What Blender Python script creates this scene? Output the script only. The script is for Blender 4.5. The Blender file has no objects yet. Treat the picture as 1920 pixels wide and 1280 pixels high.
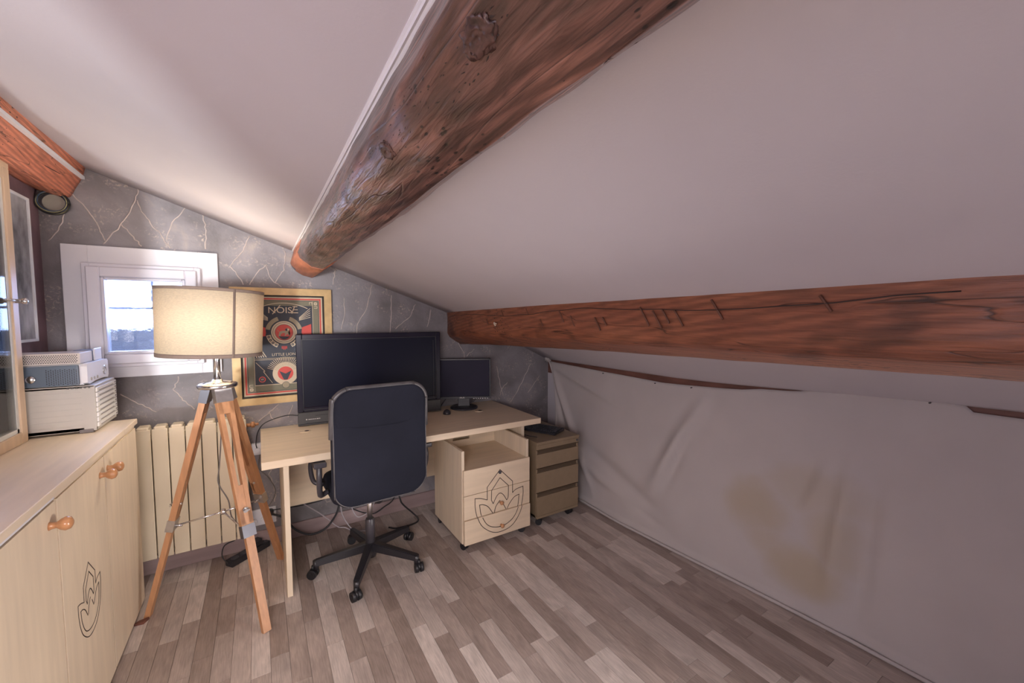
import bpy, bmesh, math, random
from mathutils import Vector, Matrix, noise
random.seed(7)
SC = bpy.context.scene
COL = SC.collection
PI = math.pi
rad = math.radians

# ------------------------------------------------------------------ camera
cam_d = bpy.data.cameras.new('camera'); cam = bpy.data.objects.new('camera', cam_d); COL.objects.link(cam)
cam_d.sensor_width = 36.0; cam_d.lens = 762.0/1920*36; cam_d.clip_start = .02
H = 1.43
cam.matrix_world = Matrix(((0.848869, 0.032542, -0.527601, 0), (-0.528603, 0.052259, -0.847259, 0), (0, 0.998103, 0.061563, H), (0, 0, 0, 1)))
SC.camera = cam

# ------------------------------------------------------------------ world, lights, exposure
w = bpy.data.worlds.new('sky'); SC.world = w; w.use_nodes = True
bg = w.node_tree.nodes['Background']; bg.inputs[0].default_value = (.80, .80, 1.0, 1); bg.inputs[1].default_value = 1.6

def area(name, loc, target, sx, sy, power, col, spread=180):
    l = bpy.data.lights.new(name, 'AREA'); l.shape = 'RECTANGLE'; l.size = sx; l.size_y = sy
    l.energy = power; l.color = col
    o = bpy.data.objects.new(name, l); COL.objects.link(o); o.location = loc
    o.rotation_euler = (Vector(target)-Vector(loc)).to_track_quat('-Z', 'Y').to_euler()
    l.spread = rad(spread)
    return o
# unseen fill lamps added behind and beside the camera, no window there
area('back_fill', (-.49, -.37, 1.15), (-.2, 1.6, .0), 1.0, .7, 20, (1, .91, .90), 125)
area('right_fill', (2.08, -.12, .55), (-.53, 1.5, .6), .5, .6, 7.5, (1, .92, .88), 85)  # added low fill that brightens the left cabinet fronts
# unseen daylight source far behind on the left, set for the bright ceiling band, coming in past the edge of the back wall
area('loft_daylight', (-1.76, -2.4, .95), (-.3, 2.0, 2.0), .24, .30, 95, (.95, .98, 1.0))
# daylight outside the small window in the far wall
area('window_daylight', (-.52, 3.6, 1.75), (-.45, 2.3, 1.1), .9, .9, 120, (.62, .70, 1.0))
SC.view_settings.view_transform = 'Standard'; SC.view_settings.look = 'None'
SC.view_settings.gamma = 1; SC.view_settings.use_curve_mapping = False
SC.view_settings.exposure = 0.8

# ------------------------------------------------------------------ materials
MATS = {}
def mat(name, col, rough=.5, metal=0, var=.12, scale=8, stretch=(1, 1, 1), bump=0, col2=None, spec=.5, coat=0, detail=6, bscale=None, bdist=.002, rand=0):
    m = bpy.data.materials.new(name); m.use_nodes = True; MATS[name] = m
    nt = m.node_tree; N = nt.nodes; L = nt.links; b = N['Principled BSDF']
    b.inputs['Roughness'].default_value = rough; b.inputs['Metallic'].default_value = metal
    b.inputs['Specular IOR Level'].default_value = spec
    if coat: b.inputs['Coat Weight'].default_value = coat; b.inputs['Coat Roughness'].default_value = .18
    tc = N.new('ShaderNodeTexCoord'); mp = N.new('ShaderNodeMapping'); mp.inputs['Scale'].default_value = stretch
    L.new(tc.outputs['Object'], mp.inputs['Vector'])
    n = N.new('ShaderNodeTexNoise'); n.inputs['Scale'].default_value = scale; n.inputs['Detail'].default_value = detail
    L.new(mp.outputs[0], n.inputs['Vector'])
    r = N.new('ShaderNodeValToRGB')
    c = Vector(col); c2 = Vector(col2) if col2 else c*(1-var)
    c1 = c if col2 else c*(1+var)
    r.color_ramp.elements[0].position = .3; r.color_ramp.elements[1].position = .7
    r.color_ramp.elements[0].color = (*c2, 1); r.color_ramp.elements[1].color = (*c1, 1)
    L.new(n.outputs['Fac'], r.inputs[0]); L.new(r.outputs[0], b.inputs['Base Color'])
    if bump:
        n2 = n
        if bscale:
            n2 = N.new('ShaderNodeTexNoise'); n2.inputs['Scale'].default_value = bscale; n2.inputs['Detail'].default_value = 5
            L.new(mp.outputs[0], n2.inputs['Vector'])
        bp = N.new('ShaderNodeBump'); bp.inputs['Strength'].default_value = bump; bp.inputs['Distance'].default_value = bdist
        L.new(n2.outputs['Fac'], bp.inputs['Height']); L.new(bp.outputs[0], b.inputs['Normal'])
    m['ramp'] = r.name
    return m
def node(m, kind, **kw):
    n = m.node_tree.nodes.new(kind)
    for k, v in kw.items():
        if hasattr(n, k): setattr(n, k, v)
    return n

mat('paint', (.60, .565, .60), .75, var=.02, scale=3, bump=.35, bscale=160, bdist=.0008, spec=.25)
mat('plate_beige', (.42, .39, .33), .6)
mat('white_trim', (.78, .78, .83), .4, var=.03, scale=6)
mat('window_plastic', (.74, .73, .80), .32, var=.03, scale=4)
mat('maple_x', (.74, .60, .44), .42, var=.07, scale=5, stretch=(.6, 6, 6), bump=.15, bdist=.0005)
mat('maple_z', (.76, .635, .48), .42, var=.07, scale=5, stretch=(6, 6, .6), bump=.15, bdist=.0005)
mat('maple_y', (.76, .64, .50), .36, var=.07, scale=5, stretch=(6, .6, 6), bump=.15, bdist=.0005)
mat('hutch_wood', (.62, .46, .32), .4, var=.08, scale=5, stretch=(6, 6, .6))
mat('hutch_inner', (.60, .60, .58), .4, var=.04, scale=5)
mat('knob_wood', (.50, .24, .11), .3, var=.2, scale=30, stretch=(1, 1, 4), coat=.4)
mat('tripod_wood', (.53, .27, .135), .42, var=.13, scale=12, stretch=(5, 5, .7), bump=.2, bdist=.0006)
mat('tripod_wood_dark', (.30, .14, .08), .5, var=.15, scale=12, stretch=(5, 5, .7))
mat('chrome', (.72, .72, .74), .22, 1, var=.05)
mat('brushed_steel', (.62, .60, .60), .38, 1, var=.08, scale=40)
mat('dark_plate', (.12, .12, .14), .35, .6, var=.1)
mat('shade_trim', (.25, .185, .15), .8, var=.06, scale=60)
mat('cord_grey', (.20, .18, .17), .5, var=.05)
mat('cord_black', (.022, .022, .026), .45, var=.1)
mat('cord_white', (.42, .37, .40), .5, var=.05)
mat('black_plastic', (.028, .028, .036), .38, var=.12)
mat('key_black', (.035, .037, .045), .35, var=.12)
mat('black_metal', (.022, .021, .026), .32, var=.1, spec=.6)
mat('castor', (.015, .015, .018), .4, var=.1)
mat('chair_fabric', (.018, .020, .032), .85, var=.25, scale=3, bump=.4, bscale=500, bdist=.0006, spec=.2)
mat('chair_vinyl', (.10, .095, .10), .36, var=.3, scale=14, bump=.25, bdist=.001)
mat('arm_plastic', (.06, .055, .065), .33, var=.1)
mat('tv_bezel', (.016, .014, .028), .22, var=.1, spec=.3)
mat('tv_screen', (.010, .011, .024), .28, var=.12, scale=2.2, spec=.18)
mat('tv_chin', (.06, .062, .066), .35, var=.08)
mat('monitor_screen', (.030, .028, .048), .5, var=.12, scale=3, spec=.08)
mat('radiator', (.76, .66, .50), .4, var=.03, scale=5)
mat('frame_gold', (.58, .40, .19), .38, .25, var=.14, scale=6, stretch=(3, 3, 3), coat=.2)
mat('frame_inner', (.06, .05, .04), .5)
mat('olive_metal', (.30, .225, .145), .42, .2, var=.05, scale=30)
mat('olive_groove', (.12, .085, .055), .5, .2, var=.05)
mat('organiser', (.50, .47, .43), .45, var=.03)
mat('organiser_front', (.66, .64, .62), .4, var=.02)
mat('organiser_dark', (.19, .17, .17), .5)
mat('console_white', (.80, .80, .84), .3, var=.02)
mat('console_dark', (.105, .14, .19), .35, var=.08, scale=9)
mat('vent_hole', (.02, .022, .03), .6)
mat('box_beige', (.66, .60, .56), .5, var=.04)
mat('box_blue', (.25, .30, .45), .35, var=.15)
mat('skirting', (.36, .27, .27), .45, var=.12, scale=8, stretch=(.5, 4, 4))
mat('subfloor', (.10, .085, .08), .8)
mat('plaster', (.62, .57, .48), .9, var=.15, scale=40)
mat('red_board', (.15, .065, .05), .6, var=.3, scale=9, stretch=(3, .6, 3), bump=.4)
mat('maroon_wall', (.17, .105, .125), .6, var=.28, scale=4, bump=.5, bscale=22, bdist=.006)
mat('groove_line', (.035, .022, .02), .6)
mat('chip_wood', (.16, .06, .04), .6, var=.3, scale=30)
mat('photo_white', (.75, .76, .80), .5)
mat('ink_dark', (.03, .033, .05), .5, var=.08)
mat('ink_red', (.62, .07, .05), .5, var=.06)
mat('ink_cream', (.66, .53, .37), .5, var=.06)
mat('ink_olive', (.19, .17, .11), .5, var=.1)
mat('ink_tan', (.36, .29, .19), .5, var=.08)
mat('roof_out', (.85, .85, .9), .8, var=.1)

# floor strips: one material, tone picked per strip
m = mat('floor_strip', (.3, .26, .25), .46, var=.1, scale=9, stretch=(9, .7, 4), bump=.25, bdist=.0006, spec=.4)
N = m.node_tree.nodes; L = m.node_tree.links; b = N['Principled BSDF']
oi = N.new('ShaderNodeObjectInfo'); rr = N.new('ShaderNodeValToRGB'); cr = rr.color_ramp
cr.elements[0].position = 0; cr.elements[0].color = (.31, .24, .21, 1)
cr.elements[1].position = 1; cr.elements[1].color = (.64, .56, .515, 1)
e = cr.elements.new(.3); e.color = (.39, .315, .28, 1)
e = cr.elements.new(.6); e.color = (.50, .425, .385, 1)
L.new(oi.outputs['Random'], rr.inputs[0])
tc = N.new('ShaderNodeTexCoord'); va = N.new('ShaderNodeVectorMath'); va.operation = 'ADD'
sc_ = N.new('ShaderNodeVectorMath'); sc_.operation = 'SCALE'; sc_.inputs['Scale'].default_value = 37
cb = N.new('ShaderNodeCombineXYZ'); L.new(oi.outputs['Random'], cb.inputs[0]); L.new(oi.outputs['Random'], cb.inputs[1])
L.new(cb.outputs[0], sc_.inputs[0]); L.new(tc.outputs['Object'], va.inputs[0]); L.new(sc_.outputs[0], va.inputs[1])
def grain(scale, stretch, detail, dist=0):
    mp = N.new('ShaderNodeMapping'); mp.inputs['Scale'].default_value = stretch; L.new(va.outputs[0], mp.inputs[0])
    n = N.new('ShaderNodeTexNoise'); n.inputs['Scale'].default_value = scale; n.inputs['Detail'].default_value = detail
    n.inputs['Distortion'].default_value = dist; L.new(mp.outputs[0], n.inputs['Vector']); return n
g1 = grain(28, (7, .5, 1), 6, .4); g2 = grain(6, (2.2, .8, 1), 4, 1.2)
def mul(a, bsock, lo, hi):
    mr = N.new('ShaderNodeMapRange'); mr.inputs[1].default_value = .3; mr.inputs[2].default_value = .7
    mr.inputs[3].default_value = lo; mr.inputs[4].default_value = hi; L.new(a, mr.inputs[0])
    mx = N.new('ShaderNodeVectorMath'); mx.operation = 'SCALE'; L.new(bsock, mx.inputs[0]); L.new(mr.outputs[0], mx.inputs['Scale'])
    return mx.outputs[0]
o1 = mul(g1.outputs['Fac'], rr.outputs[0], .84, 1.14); o2 = mul(g2.outputs['Fac'], o1, .84, 1.14)
L.new(o2, b.inputs['Base Color'])
for n in N:
    if n.type == 'BUMP': L.new(g1.outputs['Fac'], n.inputs['Height'])

# old varnished timber
def timber(name, base, dark, light, rough=.42, coat=.35, fl=.42, wl=.58, hm=.49):
    m = mat(name, base, rough, var=.2, scale=3, coat=coat)
    N = m.node_tree.nodes; L = m.node_tree.links; b = N['Principled BSDF']
    tc = N.new('ShaderNodeTexCoord')
    def nz(scale, st, det=6, dist=0, kind='N'):
        mp = N.new('ShaderNodeMapping'); mp.inputs['Scale'].default_value = st; L.new(tc.outputs['Object'], mp.inputs[0])
        if kind == 'N':
            n = N.new('ShaderNodeTexNoise'); n.inputs['Detail'].default_value = det; n.inputs['Distortion'].default_value = dist
        elif kind == 'V':
            n = N.new('ShaderNodeTexVoronoi')
        else:
            n = N.new('ShaderNodeTexWave'); n.inputs['Distortion'].default_value = dist; n.inputs['Detail'].default_value = 4; n.inputs['Detail Scale'].default_value = 1.6
        n.inputs['Scale'].default_value = scale; L.new(mp.outputs[0], n.inputs['Vector']); return n
    big = nz(3, (1.5, .7, 1.5), 6, .8)
    r = N.new('ShaderNodeValToRGB'); r.color_ramp.elements[0].position = .34; r.color_ramp.elements[1].position = .66
    r.color_ramp.elements[0].color = (*dark, 1); r.color_ramp.elements[1].color = (*light, 1)
    e = r.color_ramp.elements.new(.5); e.color = (*base, 1); L.new(big.outputs['Fac'], r.inputs[0])
    fine = nz(24, (5, .4, 5), 8, .6); wav = nz(26, (1, .10, 1), 4, 7, 'W'); wav.inputs['Detail Scale'].default_value = .35
    wav.bands_direction = 'DIAGONAL'
    crack = nz(4, (3.2, .22, 3.2), 3, .3); holes = nz(85, (1, .45, 1), kind='V'); mask = nz(5, (1, .6, 1), 3); rot = nz(7, (1, .8, 1), 2)
    def scale(col, fac, lo, hi, a=.3, z=.7):
        mr = N.new('ShaderNodeMapRange'); mr.inputs[1].default_value = a; mr.inputs[2].default_value = z
        mr.inputs[3].default_value = lo; mr.inputs[4].default_value = hi; L.new(fac, mr.inputs[0])
        v = N.new('ShaderNodeVectorMath'); v.operation = 'SCALE'; L.new(col, v.inputs[0]); L.new(mr.outputs[0], v.inputs['Scale'])
        return v.outputs[0]
    c = scale(r.outputs[0], fine.outputs['Fac'], fl, 1.85-fl)
    c = scale(c, wav.outputs['Fac'], wl, 1.16, .1, .9)
    c = scale(c, rot.outputs['Fac'], .55, 1.0, .30, .42)
    # drying cracks: thin lines where the stretched noise crosses its middle
    sb = N.new('ShaderNodeMath'); sb.operation = 'SUBTRACT'; sb.inputs[1].default_value = .5; L.new(crack.outputs['Fac'], sb.inputs[0])
    ab = N.new('ShaderNodeMath'); ab.operation = 'ABSOLUTE'; L.new(sb.outputs[0], ab.inputs[0])
    c = scale(c, ab.outputs[0], .25, 1, .0, .006)
    ad = N.new('ShaderNodeMath'); ad.operation = 'ADD'; L.new(holes.outputs['Distance'], ad.inputs[0])
    mk = N.new('ShaderNodeMapRange'); mk.inputs[1].default_value = hm; mk.inputs[2].default_value = hm+.05; mk.inputs[3].default_value = .6; mk.inputs[4].default_value = 0
    L.new(mask.outputs['Fac'], mk.inputs[0]); L.new(mk.outputs[0], ad.inputs[1])
    c = scale(c, ad.outputs[0], .12, 1, .20, .28)
    L.new(c, b.inputs['Base Color'])
    bp = N.new('ShaderNodeBump'); bp.inputs['Strength'].default_value = .55; bp.inputs['Distance'].default_value = .006
    L.new(fine.outputs['Fac'], bp.inputs['Height'])
    mr = N.new('ShaderNodeMapRange'); mr.inputs[1].default_value = 0; mr.inputs[2].default_value = .012; L.new(ab.outputs[0], mr.inputs[0])
    bp2 = N.new('ShaderNodeBump'); bp2.inputs['Strength'].default_value = .4; bp2.inputs['Distance'].default_value = .003
    L.new(mr.outputs[0], bp2.inputs['Height']); L.new(bp.outputs[0], bp2.inputs['Normal'])
    L.new(bp2.outputs[0], b.inputs['Normal']); L.new(bp2.outputs[0], b.inputs['Coat Normal'])
    return m
timber('log_wood', (.165, .078, .060), (.075, .036, .030), (.27, .125, .092), .36, .6, hm=.46)
timber('purlin_wood', (.25, .086, .044), (.215, .070, .037), (.29, .105, .055), .5, .12, .72, .86, .58)
timber('left_beam_wood', (.56, .19, .11), (.46, .145, .085), (.64, .25, .155), .5, .1, .7, .8, .56)
mat('log_end_wood', (.46, .17, .095), .5, var=.25, scale=9, stretch=(4, .6, 4), bump=.4, bdist=.004)

# veined faux-rock render of the far wall
m = mat('stone_render', (.16, .16, .19), .55, var=.1, scale=2)
N = m.node_tree.nodes; L = m.node_tree.links; b = N['Principled BSDF']
tc = N.new('ShaderNodeTexCoord')
def n_(scale, det, dist=0, st=(1, 1, 1)):
    mp = N.new('ShaderNodeMapping'); mp.inputs['Scale'].default_value = st; L.new(tc.outputs['Object'], mp.inputs[0])
    n = N.new('ShaderNodeTexNoise'); n.inputs['Scale'].default_value = scale; n.inputs['Detail'].default_value = det
    n.inputs['Distortion'].default_value = dist; L.new(mp.outputs[0], n.inputs['Vector']); return n
a = n_(3.2, 8, .9); r = N.new('ShaderNodeValToRGB'); cr = r.color_ramp
cr.elements[0].position = .28; cr.elements[0].color = (.155, .142, .148, 1)
cr.elements[1].position = .74; cr.elements[1].color = (.42, .36, .33, 1)
e = cr.elements.new(.48); e.color = (.235, .218, .232, 1); e = cr.elements.new(.62); e.color = (.30, .28, .30, 1)
L.new(a.outputs['Fac'], r.inputs[0])
c_ = n_(70, 6, .6); c2_ = n_(9, 8, .5)
mr = N.new('ShaderNodeMapRange'); mr.inputs[1].default_value = .52; mr.inputs[2].default_value = .70; L.new(c_.outputs['Fac'], mr.inputs[0])
mr2 = N.new('ShaderNodeMapRange'); mr2.inputs[1].default_value = .50; mr2.inputs[2].default_value = .66; L.new(c2_.outputs['Fac'], mr2.inputs[0])
mm = N.new('ShaderNodeMath'); mm.operation = 'MULTIPLY'; L.new(mr.outputs[0], mm.inputs[0]); L.new(mr2.outputs[0], mm.inputs[1])
mx = N.new('ShaderNodeMix'); mx.data_type = 'RGBA'; L.new(mm.outputs[0], mx.inputs['Factor']); L.new(r.outputs[0], mx.inputs['A'])
mx.inputs['B'].default_value = (.56, .46, .40, 1); L.new(mx.outputs['Result'], b.inputs['Base Color'])
bp = N.new('ShaderNodeBump'); bp.inputs['Strength'].default_value = .6; bp.inputs['Distance'].default_value = .012; L.new(c2_.outputs['Fac'], bp.inputs['Height'])
bp2 = N.new('ShaderNodeBump'); bp2.inputs['Strength'].default_value = .4; bp2.inputs['Distance'].default_value = .003; L.new(c_.outputs['Fac'], bp2.inputs['Height'])
L.new(bp.outputs[0], bp2.inputs['Normal']); L.new(bp2.outputs[0], b.inputs['Normal'])
mat('seam_pale', (.52, .45, .43), .6, var=.2, scale=20)

# stained cotton sheet
m = mat('sheet', (.53, .485, .475), .9, var=.03, scale=5, bump=.2, bscale=300, bdist=.0008, spec=.1)
N = m.node_tree.nodes; L = m.node_tree.links; b = N['Principled BSDF']
tc = N.new('ShaderNodeTexCoord'); sp = N.new('ShaderNodeSeparateXYZ'); L.new(tc.outputs['Object'], sp.inputs[0])
def blob(cy_, cz_, ry, rz, amt):
    def nm(s, c, r_):
        a = N.new('ShaderNodeMath'); a.operation = 'SUBTRACT'; L.new(s, a.inputs[0]); a.inputs[1].default_value = c
        d = N.new('ShaderNodeMath'); d.operation = 'DIVIDE'; L.new(a.outputs[0], d.inputs[0]); d.inputs[1].default_value = r_
        p = N.new('ShaderNodeMath'); p.operation = 'MULTIPLY'; L.new(d.outputs[0], p.inputs[0]); L.new(d.outputs[0], p.inputs[1]); return p
    s = N.new('ShaderNodeMath'); s.operation = 'ADD'; L.new(nm(sp.outputs[1], cy_, ry).outputs[0], s.inputs[0]); L.new(nm(sp.outputs[2], cz_, rz).outputs[0], s.inputs[1])
    n = N.new('ShaderNodeTexNoise'); n.inputs['Scale'].default_value = 7; L.new(tc.outputs['Object'], n.inputs['Vector'])
    s2 = N.new('ShaderNodeMath'); s2.operation = 'ADD'; L.new(s.outputs[0], s2.inputs[0]); L.new(n.outputs['Fac'], s2.inputs[1])
    mr = N.new('ShaderNodeMapRange'); mr.interpolation_type = 'SMOOTHSTEP'; mr.inputs[1].default_value = .5; mr.inputs[2].default_value = 1.7; mr.inputs[3].default_value = amt; mr.inputs[4].default_value = 0
    L.new(s2.outputs[0], mr.inputs[0]); return mr.outputs[0]
fac = None
STAINS = [(1.08, .45, .17, .17, .75), (.86, .22, .20, .15, .85), (.74, .42, .13, .2, .6), (.80, .62, .25, .13, .45), (1.02, .3, .12, .1, .5)]
for args in STAINS:
    o_ = blob(*args)
    if fac is None: fac = o_
    else:
        mxx = N.new('ShaderNodeMath'); mxx.operation = 'MAXIMUM'; L.new(fac, mxx.inputs[0]); L.new(o_, mxx.inputs[1]); fac = mxx.outputs[0]
mx = N.new('ShaderNodeMix'); mx.data_type = 'RGBA'; L.new(fac, mx.inputs['Factor'])
L.new(N[m['ramp']].outputs[0], mx.inputs['A']); mx.inputs['B'].default_value = (.47, .395, .30, 1)
L.new(mx.outputs['Result'], b.inputs['Base Color'])

# linen lamp shade, lets some of the bulb's light through
m = mat('linen', (.80, .68, .50), .85, var=.09, scale=90, stretch=(1, 1, 3), spec=.1)
N = m.node_tree.nodes; L = m.node_tree.links; b = N['Principled BSDF']; out = N['Material Output']
tr = N.new('ShaderNodeBsdfTranslucent'); ms = N.new('ShaderNodeMixShader'); ms.inputs[0].default_value = .19
L.new(N[m['ramp']].outputs[0], tr.inputs[0]); L.new(b.outputs[0], ms.inputs[1]); L.new(tr.outputs[0], ms.inputs[2]); L.new(ms.outputs[0], out.inputs[0])

def glass_mat(name, tint, ior=1.45, bump=0, rough=0):
    m = bpy.data.materials.new(name); m.use_nodes = True; MATS[name] = m
    N = m.node_tree.nodes; L = m.node_tree.links; N.remove(N['Principled BSDF']); out = N['Material Output']
    t = N.new('ShaderNodeBsdfTransparent'); t.inputs[0].default_value = (*tint, 1)
    g = N.new('ShaderNodeBsdfGlossy'); g.inputs['Roughness'].default_value = .01
    f = N.new('ShaderNodeFresnel'); f.inputs[0].default_value = ior
    ms = N.new('ShaderNodeMixShader')
    last = t
    if rough:
        rf = N.new('ShaderNodeBsdfRefraction'); rf.inputs['Roughness'].default_value = rough; rf.inputs['IOR'].default_value = 1.15; rf.inputs[0].default_value = (*tint, 1)
        n = N.new('ShaderNodeTexNoise'); n.inputs['Scale'].default_value = 60; tc = N.new('ShaderNodeTexCoord'); L.new(tc.outputs['Object'], n.inputs['Vector'])
        bp = N.new('ShaderNodeBump'); bp.inputs['Strength'].default_value = .8; bp.inputs['Distance'].default_value = .004; L.new(n.outputs['Fac'], bp.inputs['Height']); L.new(bp.outputs[0], rf.inputs['Normal'])
        m2 = N.new('ShaderNodeMixShader'); m2.inputs[0].default_value = .5; L.new(t.outputs[0], m2.inputs[1]); L.new(rf.outputs[0], m2.inputs[2]); last = m2
    L.new(f.outputs[0], ms.inputs[0]); L.new(last.outputs[0], ms.inputs[1]); L.new(g.outputs[0], ms.inputs[2]); L.new(ms.outputs[0], out.inputs[0])
glass_mat('clear_glass', (.97, .98, .98), 1.5)
glass_mat('picture_glass', (.98, .98, .98), 1.18)
glass_mat('obscured_glass', (.34, .38, .44), 1.45, rough=.18)
m = mat('bulb', (1, .9, .7), .4); b = m.node_tree.nodes['Principled BSDF']
b.inputs['Emission Color'].default_value = (1, .80, .55, 1); b.inputs['Emission Strength'].default_value = 6

# ------------------------------------------------------------------ mesh builder
class MB:
    def __init__(s): s.v = []; s.f = []; s.m = []; s.sm = []; s.mats = []
    def mi(s, name):
        if name is None: return 0
        if name not in s.mats: s.mats.append(name)
        return s.mats.index(name)
    def add(s, vs, fs, mat=None, smooth=False):
        o = len(s.v); k = s.mi(mat) if mat else None
        s.v += [tuple(v) for v in vs]
        for f in fs:
            s.f.append(tuple(i+o for i in f)); s.m.append(k); s.sm.append(smooth)
        return s
    def bm(s, bm, mat=None, smooth=False, M=None):
        if M is not None: bmesh.ops.transform(bm, matrix=M, verts=bm.verts)
        bm.verts.index_update()
        s.add([v.co[:] for v in bm.verts], [[v.index for v in f.verts] for f in bm.faces], mat, smooth); bm.free(); return s
    def box(s, x0, x1, y0, y1, z0, z1, bev=0, mat=None, M=None, seg=1):
        bm = bmesh.new(); bmesh.ops.create_cube(bm, size=1)
        for v in bm.verts: v.co = Vector(((x0+x1)/2+v.co.x*(x1-x0), (y0+y1)/2+v.co.y*(y1-y0), (z0+z1)/2+v.co.z*(z1-z0)))
        if bev: bmesh.ops.bevel(bm, geom=list(bm.edges), offset=bev, segments=seg, affect='EDGES', profile=.7)
        return s.bm(bm, mat, False, M)
    def cyl(s, p0, p1, r0, r1=None, n=16, mat=None, smooth=True, cap=True):
        r1 = r0 if r1 is None else r1
        p0 = Vector(p0); p1 = Vector(p1); d = (p1-p0).normalized()
        u = d.orthogonal().normalized(); w_ = d.cross(u)
        vs = []
        for p, r in ((p0, r0), (p1, r1)):
            for i in range(n):
                a = 2*PI*i/n; vs.append(p+u*math.cos(a)*r+w_*math.sin(a)*r)
        s.add(vs, [(i, (i+1) % n, n+(i+1) % n, n+i) for i in range(n)], mat, smooth)
        if cap: s.add(vs, [tuple(range(n))[::-1], tuple(range(n, 2*n))], mat, False)
        return s
    def beam(s, p0, p1, w0, d0, w1=None, d1=None, side=(1, 0, 0), mat=None):
        """tapered rectangular bar; w across 'side', d across the other way"""
        w1 = w0 if w1 is None else w1; d1 = d0 if d1 is None else d1
        p0 = Vector(p0); p1 = Vector(p1); d = (p1-p0).normalized(); q = Vector(side); u = (q-d*q.dot(d)).normalized(); v = d.cross(u)
        vs = []
        for p, a, c in ((p0, w0/2, d0/2), (p1, w1/2, d1/2)):
            for i, j in ((-1, -1), (1, -1), (1, 1), (-1, 1)): vs.append(p+u*a*i+v*c*j)
        return s.add(vs, [(3, 2, 1, 0), (4, 5, 6, 7), (0, 1, 5, 4), (1, 2, 6, 5), (2, 3, 7, 6), (3, 0, 4, 7)], mat)
    def tube(s, pts, r, n=8, mat=None, sub=6):
        P = [Vector(p) for p in pts]
        if sub > 1 and len(P) > 2:
            Q = []
            E_ = [P[0]*2-P[1]]+P+[P[-1]*2-P[-2]]
            for i in range(1, len(E_)-2):
                a, b_, c, d = E_[i-1:i+3]
                for k in range(sub):
                    t = k/sub; Q.append(.5*((2*b_)+(-a+c)*t+(2*a-5*b_+4*c-d)*t*t+(-a+3*b_-3*c+d)*t*t*t))
            Q.append(P[-1]); P = Q
        u = None; vs = []
        for i, p in enumerate(P):
            d = (P[min(i+1, len(P)-1)]-P[max(i-1, 0)]).normalized()
            u = d.orthogonal().normalized() if u is None else (u-d*u.dot(d)).normalized()
            v = d.cross(u)
            for k in range(n):
                a = 2*PI*k/n; vs.append(p+(u*math.cos(a)+v*math.sin(a))*r)
        fs = [(i*n+k, i*n+(k+1) % n, (i+1)*n+(k+1) % n, (i+1)*n+k) for i in range(len(P)-1) for k in range(n)]
        m_ = len(P)-1
        s.add(vs, fs, mat, True); return s.add(vs, [tuple(range(n))[::-1], tuple(m_*n+k for k in range(n))], mat)
    def lathe(s, prof, c, axis='z', n=24, mat=None, smooth=True):
        """prof: list of (radius, height)"""
        vs = []
        for r, h in prof:
            for k in range(n):
                a = 2*PI*k/n; x, y = r*math.cos(a), r*math.sin(a)
                q = {'z': (x, y, h), 'x': (h, x, y), 'y': (y, h, x)}[axis]
                vs.append((c[0]+q[0], c[1]+q[1], c[2]+q[2]))
        fs = [(i*n+k, i*n+(k+1) % n, (i+1)*n+(k+1) % n, (i+1)*n+k) for i in range(len(prof)-1) for k in range(n)]
        s.add(vs, fs, mat, smooth)
        if prof[0][0] > 1e-5: s.add(vs[:n], [tuple(range(n))[::-1]], mat)
        if prof[-1][0] > 1e-5: s.add(vs[-n:], [tuple(range(n))], mat)
        return s
    def prism(s, poly, axis, a, b_, mat=None):
        """poly in the two other axes (x,y,z order), extruded from a to b along axis"""
        def P(p, h): return {'x': (h, p[0], p[1]), 'y': (p[0], h, p[1]), 'z': (p[0], p[1], h)}[axis]
        n = len(poly); vs = [P(p, a) for p in poly]+[P(p, b_) for p in poly]
        return s.add(vs, [tuple(range(n)), tuple(range(2*n-1, n-1, -1))]+[(i, n+i, n+(i+1) % n, (i+1) % n) for i in range(n)], mat)
    def mesh(s, name, mat, off=Vector((0, 0, 0)), fix=True):
        me = bpy.data.meshes.new(name)
        me.from_pydata([tuple(Vector(v)-off) for v in s.v], [], s.f)
        names = ([mat] if mat else [])+s.mats
        for n in names: me.materials.append(MATS[n])
        sh = 1 if mat else 0
        for p, k, sm in zip(me.polygons, s.m, s.sm):
            p.material_index = 0 if k is None else k+sh; p.use_smooth = sm
        if fix:
            bm = bmesh.new(); bm.from_mesh(me)
            bmesh.ops.remove_doubles(bm, verts=bm.verts, dist=1e-6)
            bmesh.ops.recalc_face_normals(bm, faces=bm.faces); bm.to_mesh(me); bm.free()
        me.update(); return me

ORG = {}
def props(o, label=None, cat=None, group=None, kind=None):
    for k, v in (('label', label), ('category', cat), ('group', group), ('kind', kind)):
        if v: o[k] = v
    return o
def thing(name, loc, label, cat, group=None):
    o = bpy.data.objects.new(name, None); COL.objects.link(o); o.location = loc; o.empty_display_size = .05
    ORG[o.name] = Vector(loc); return props(o, label, cat, group)
def part(name, mb, mat, parent, label=None, kind=None):
    """mb is given in the coordinates of the scene; it becomes a child of parent"""
    off = ORG[parent.name]
    o = bpy.data.objects.new(name, mb.mesh(name, mat, off)); COL.objects.link(o); o.parent = parent
    ORG[o.name] = off; return props(o, label, kind=kind)
def solo(name, mb, mat, label=None, cat=None, group=None, kind=None):
    xs, ys, zs = zip(*mb.v); off = Vector(((min(xs)+max(xs))/2, (min(ys)+max(ys))/2, min(zs)))
    o = bpy.data.objects.new(name, mb.mesh(name, mat, off)); COL.objects.link(o); o.location = off
    ORG[o.name] = off; return props(o, label, cat, group, kind)
def struct(name, mb, mat): return solo(name, mb, mat, kind='structure')

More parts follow.
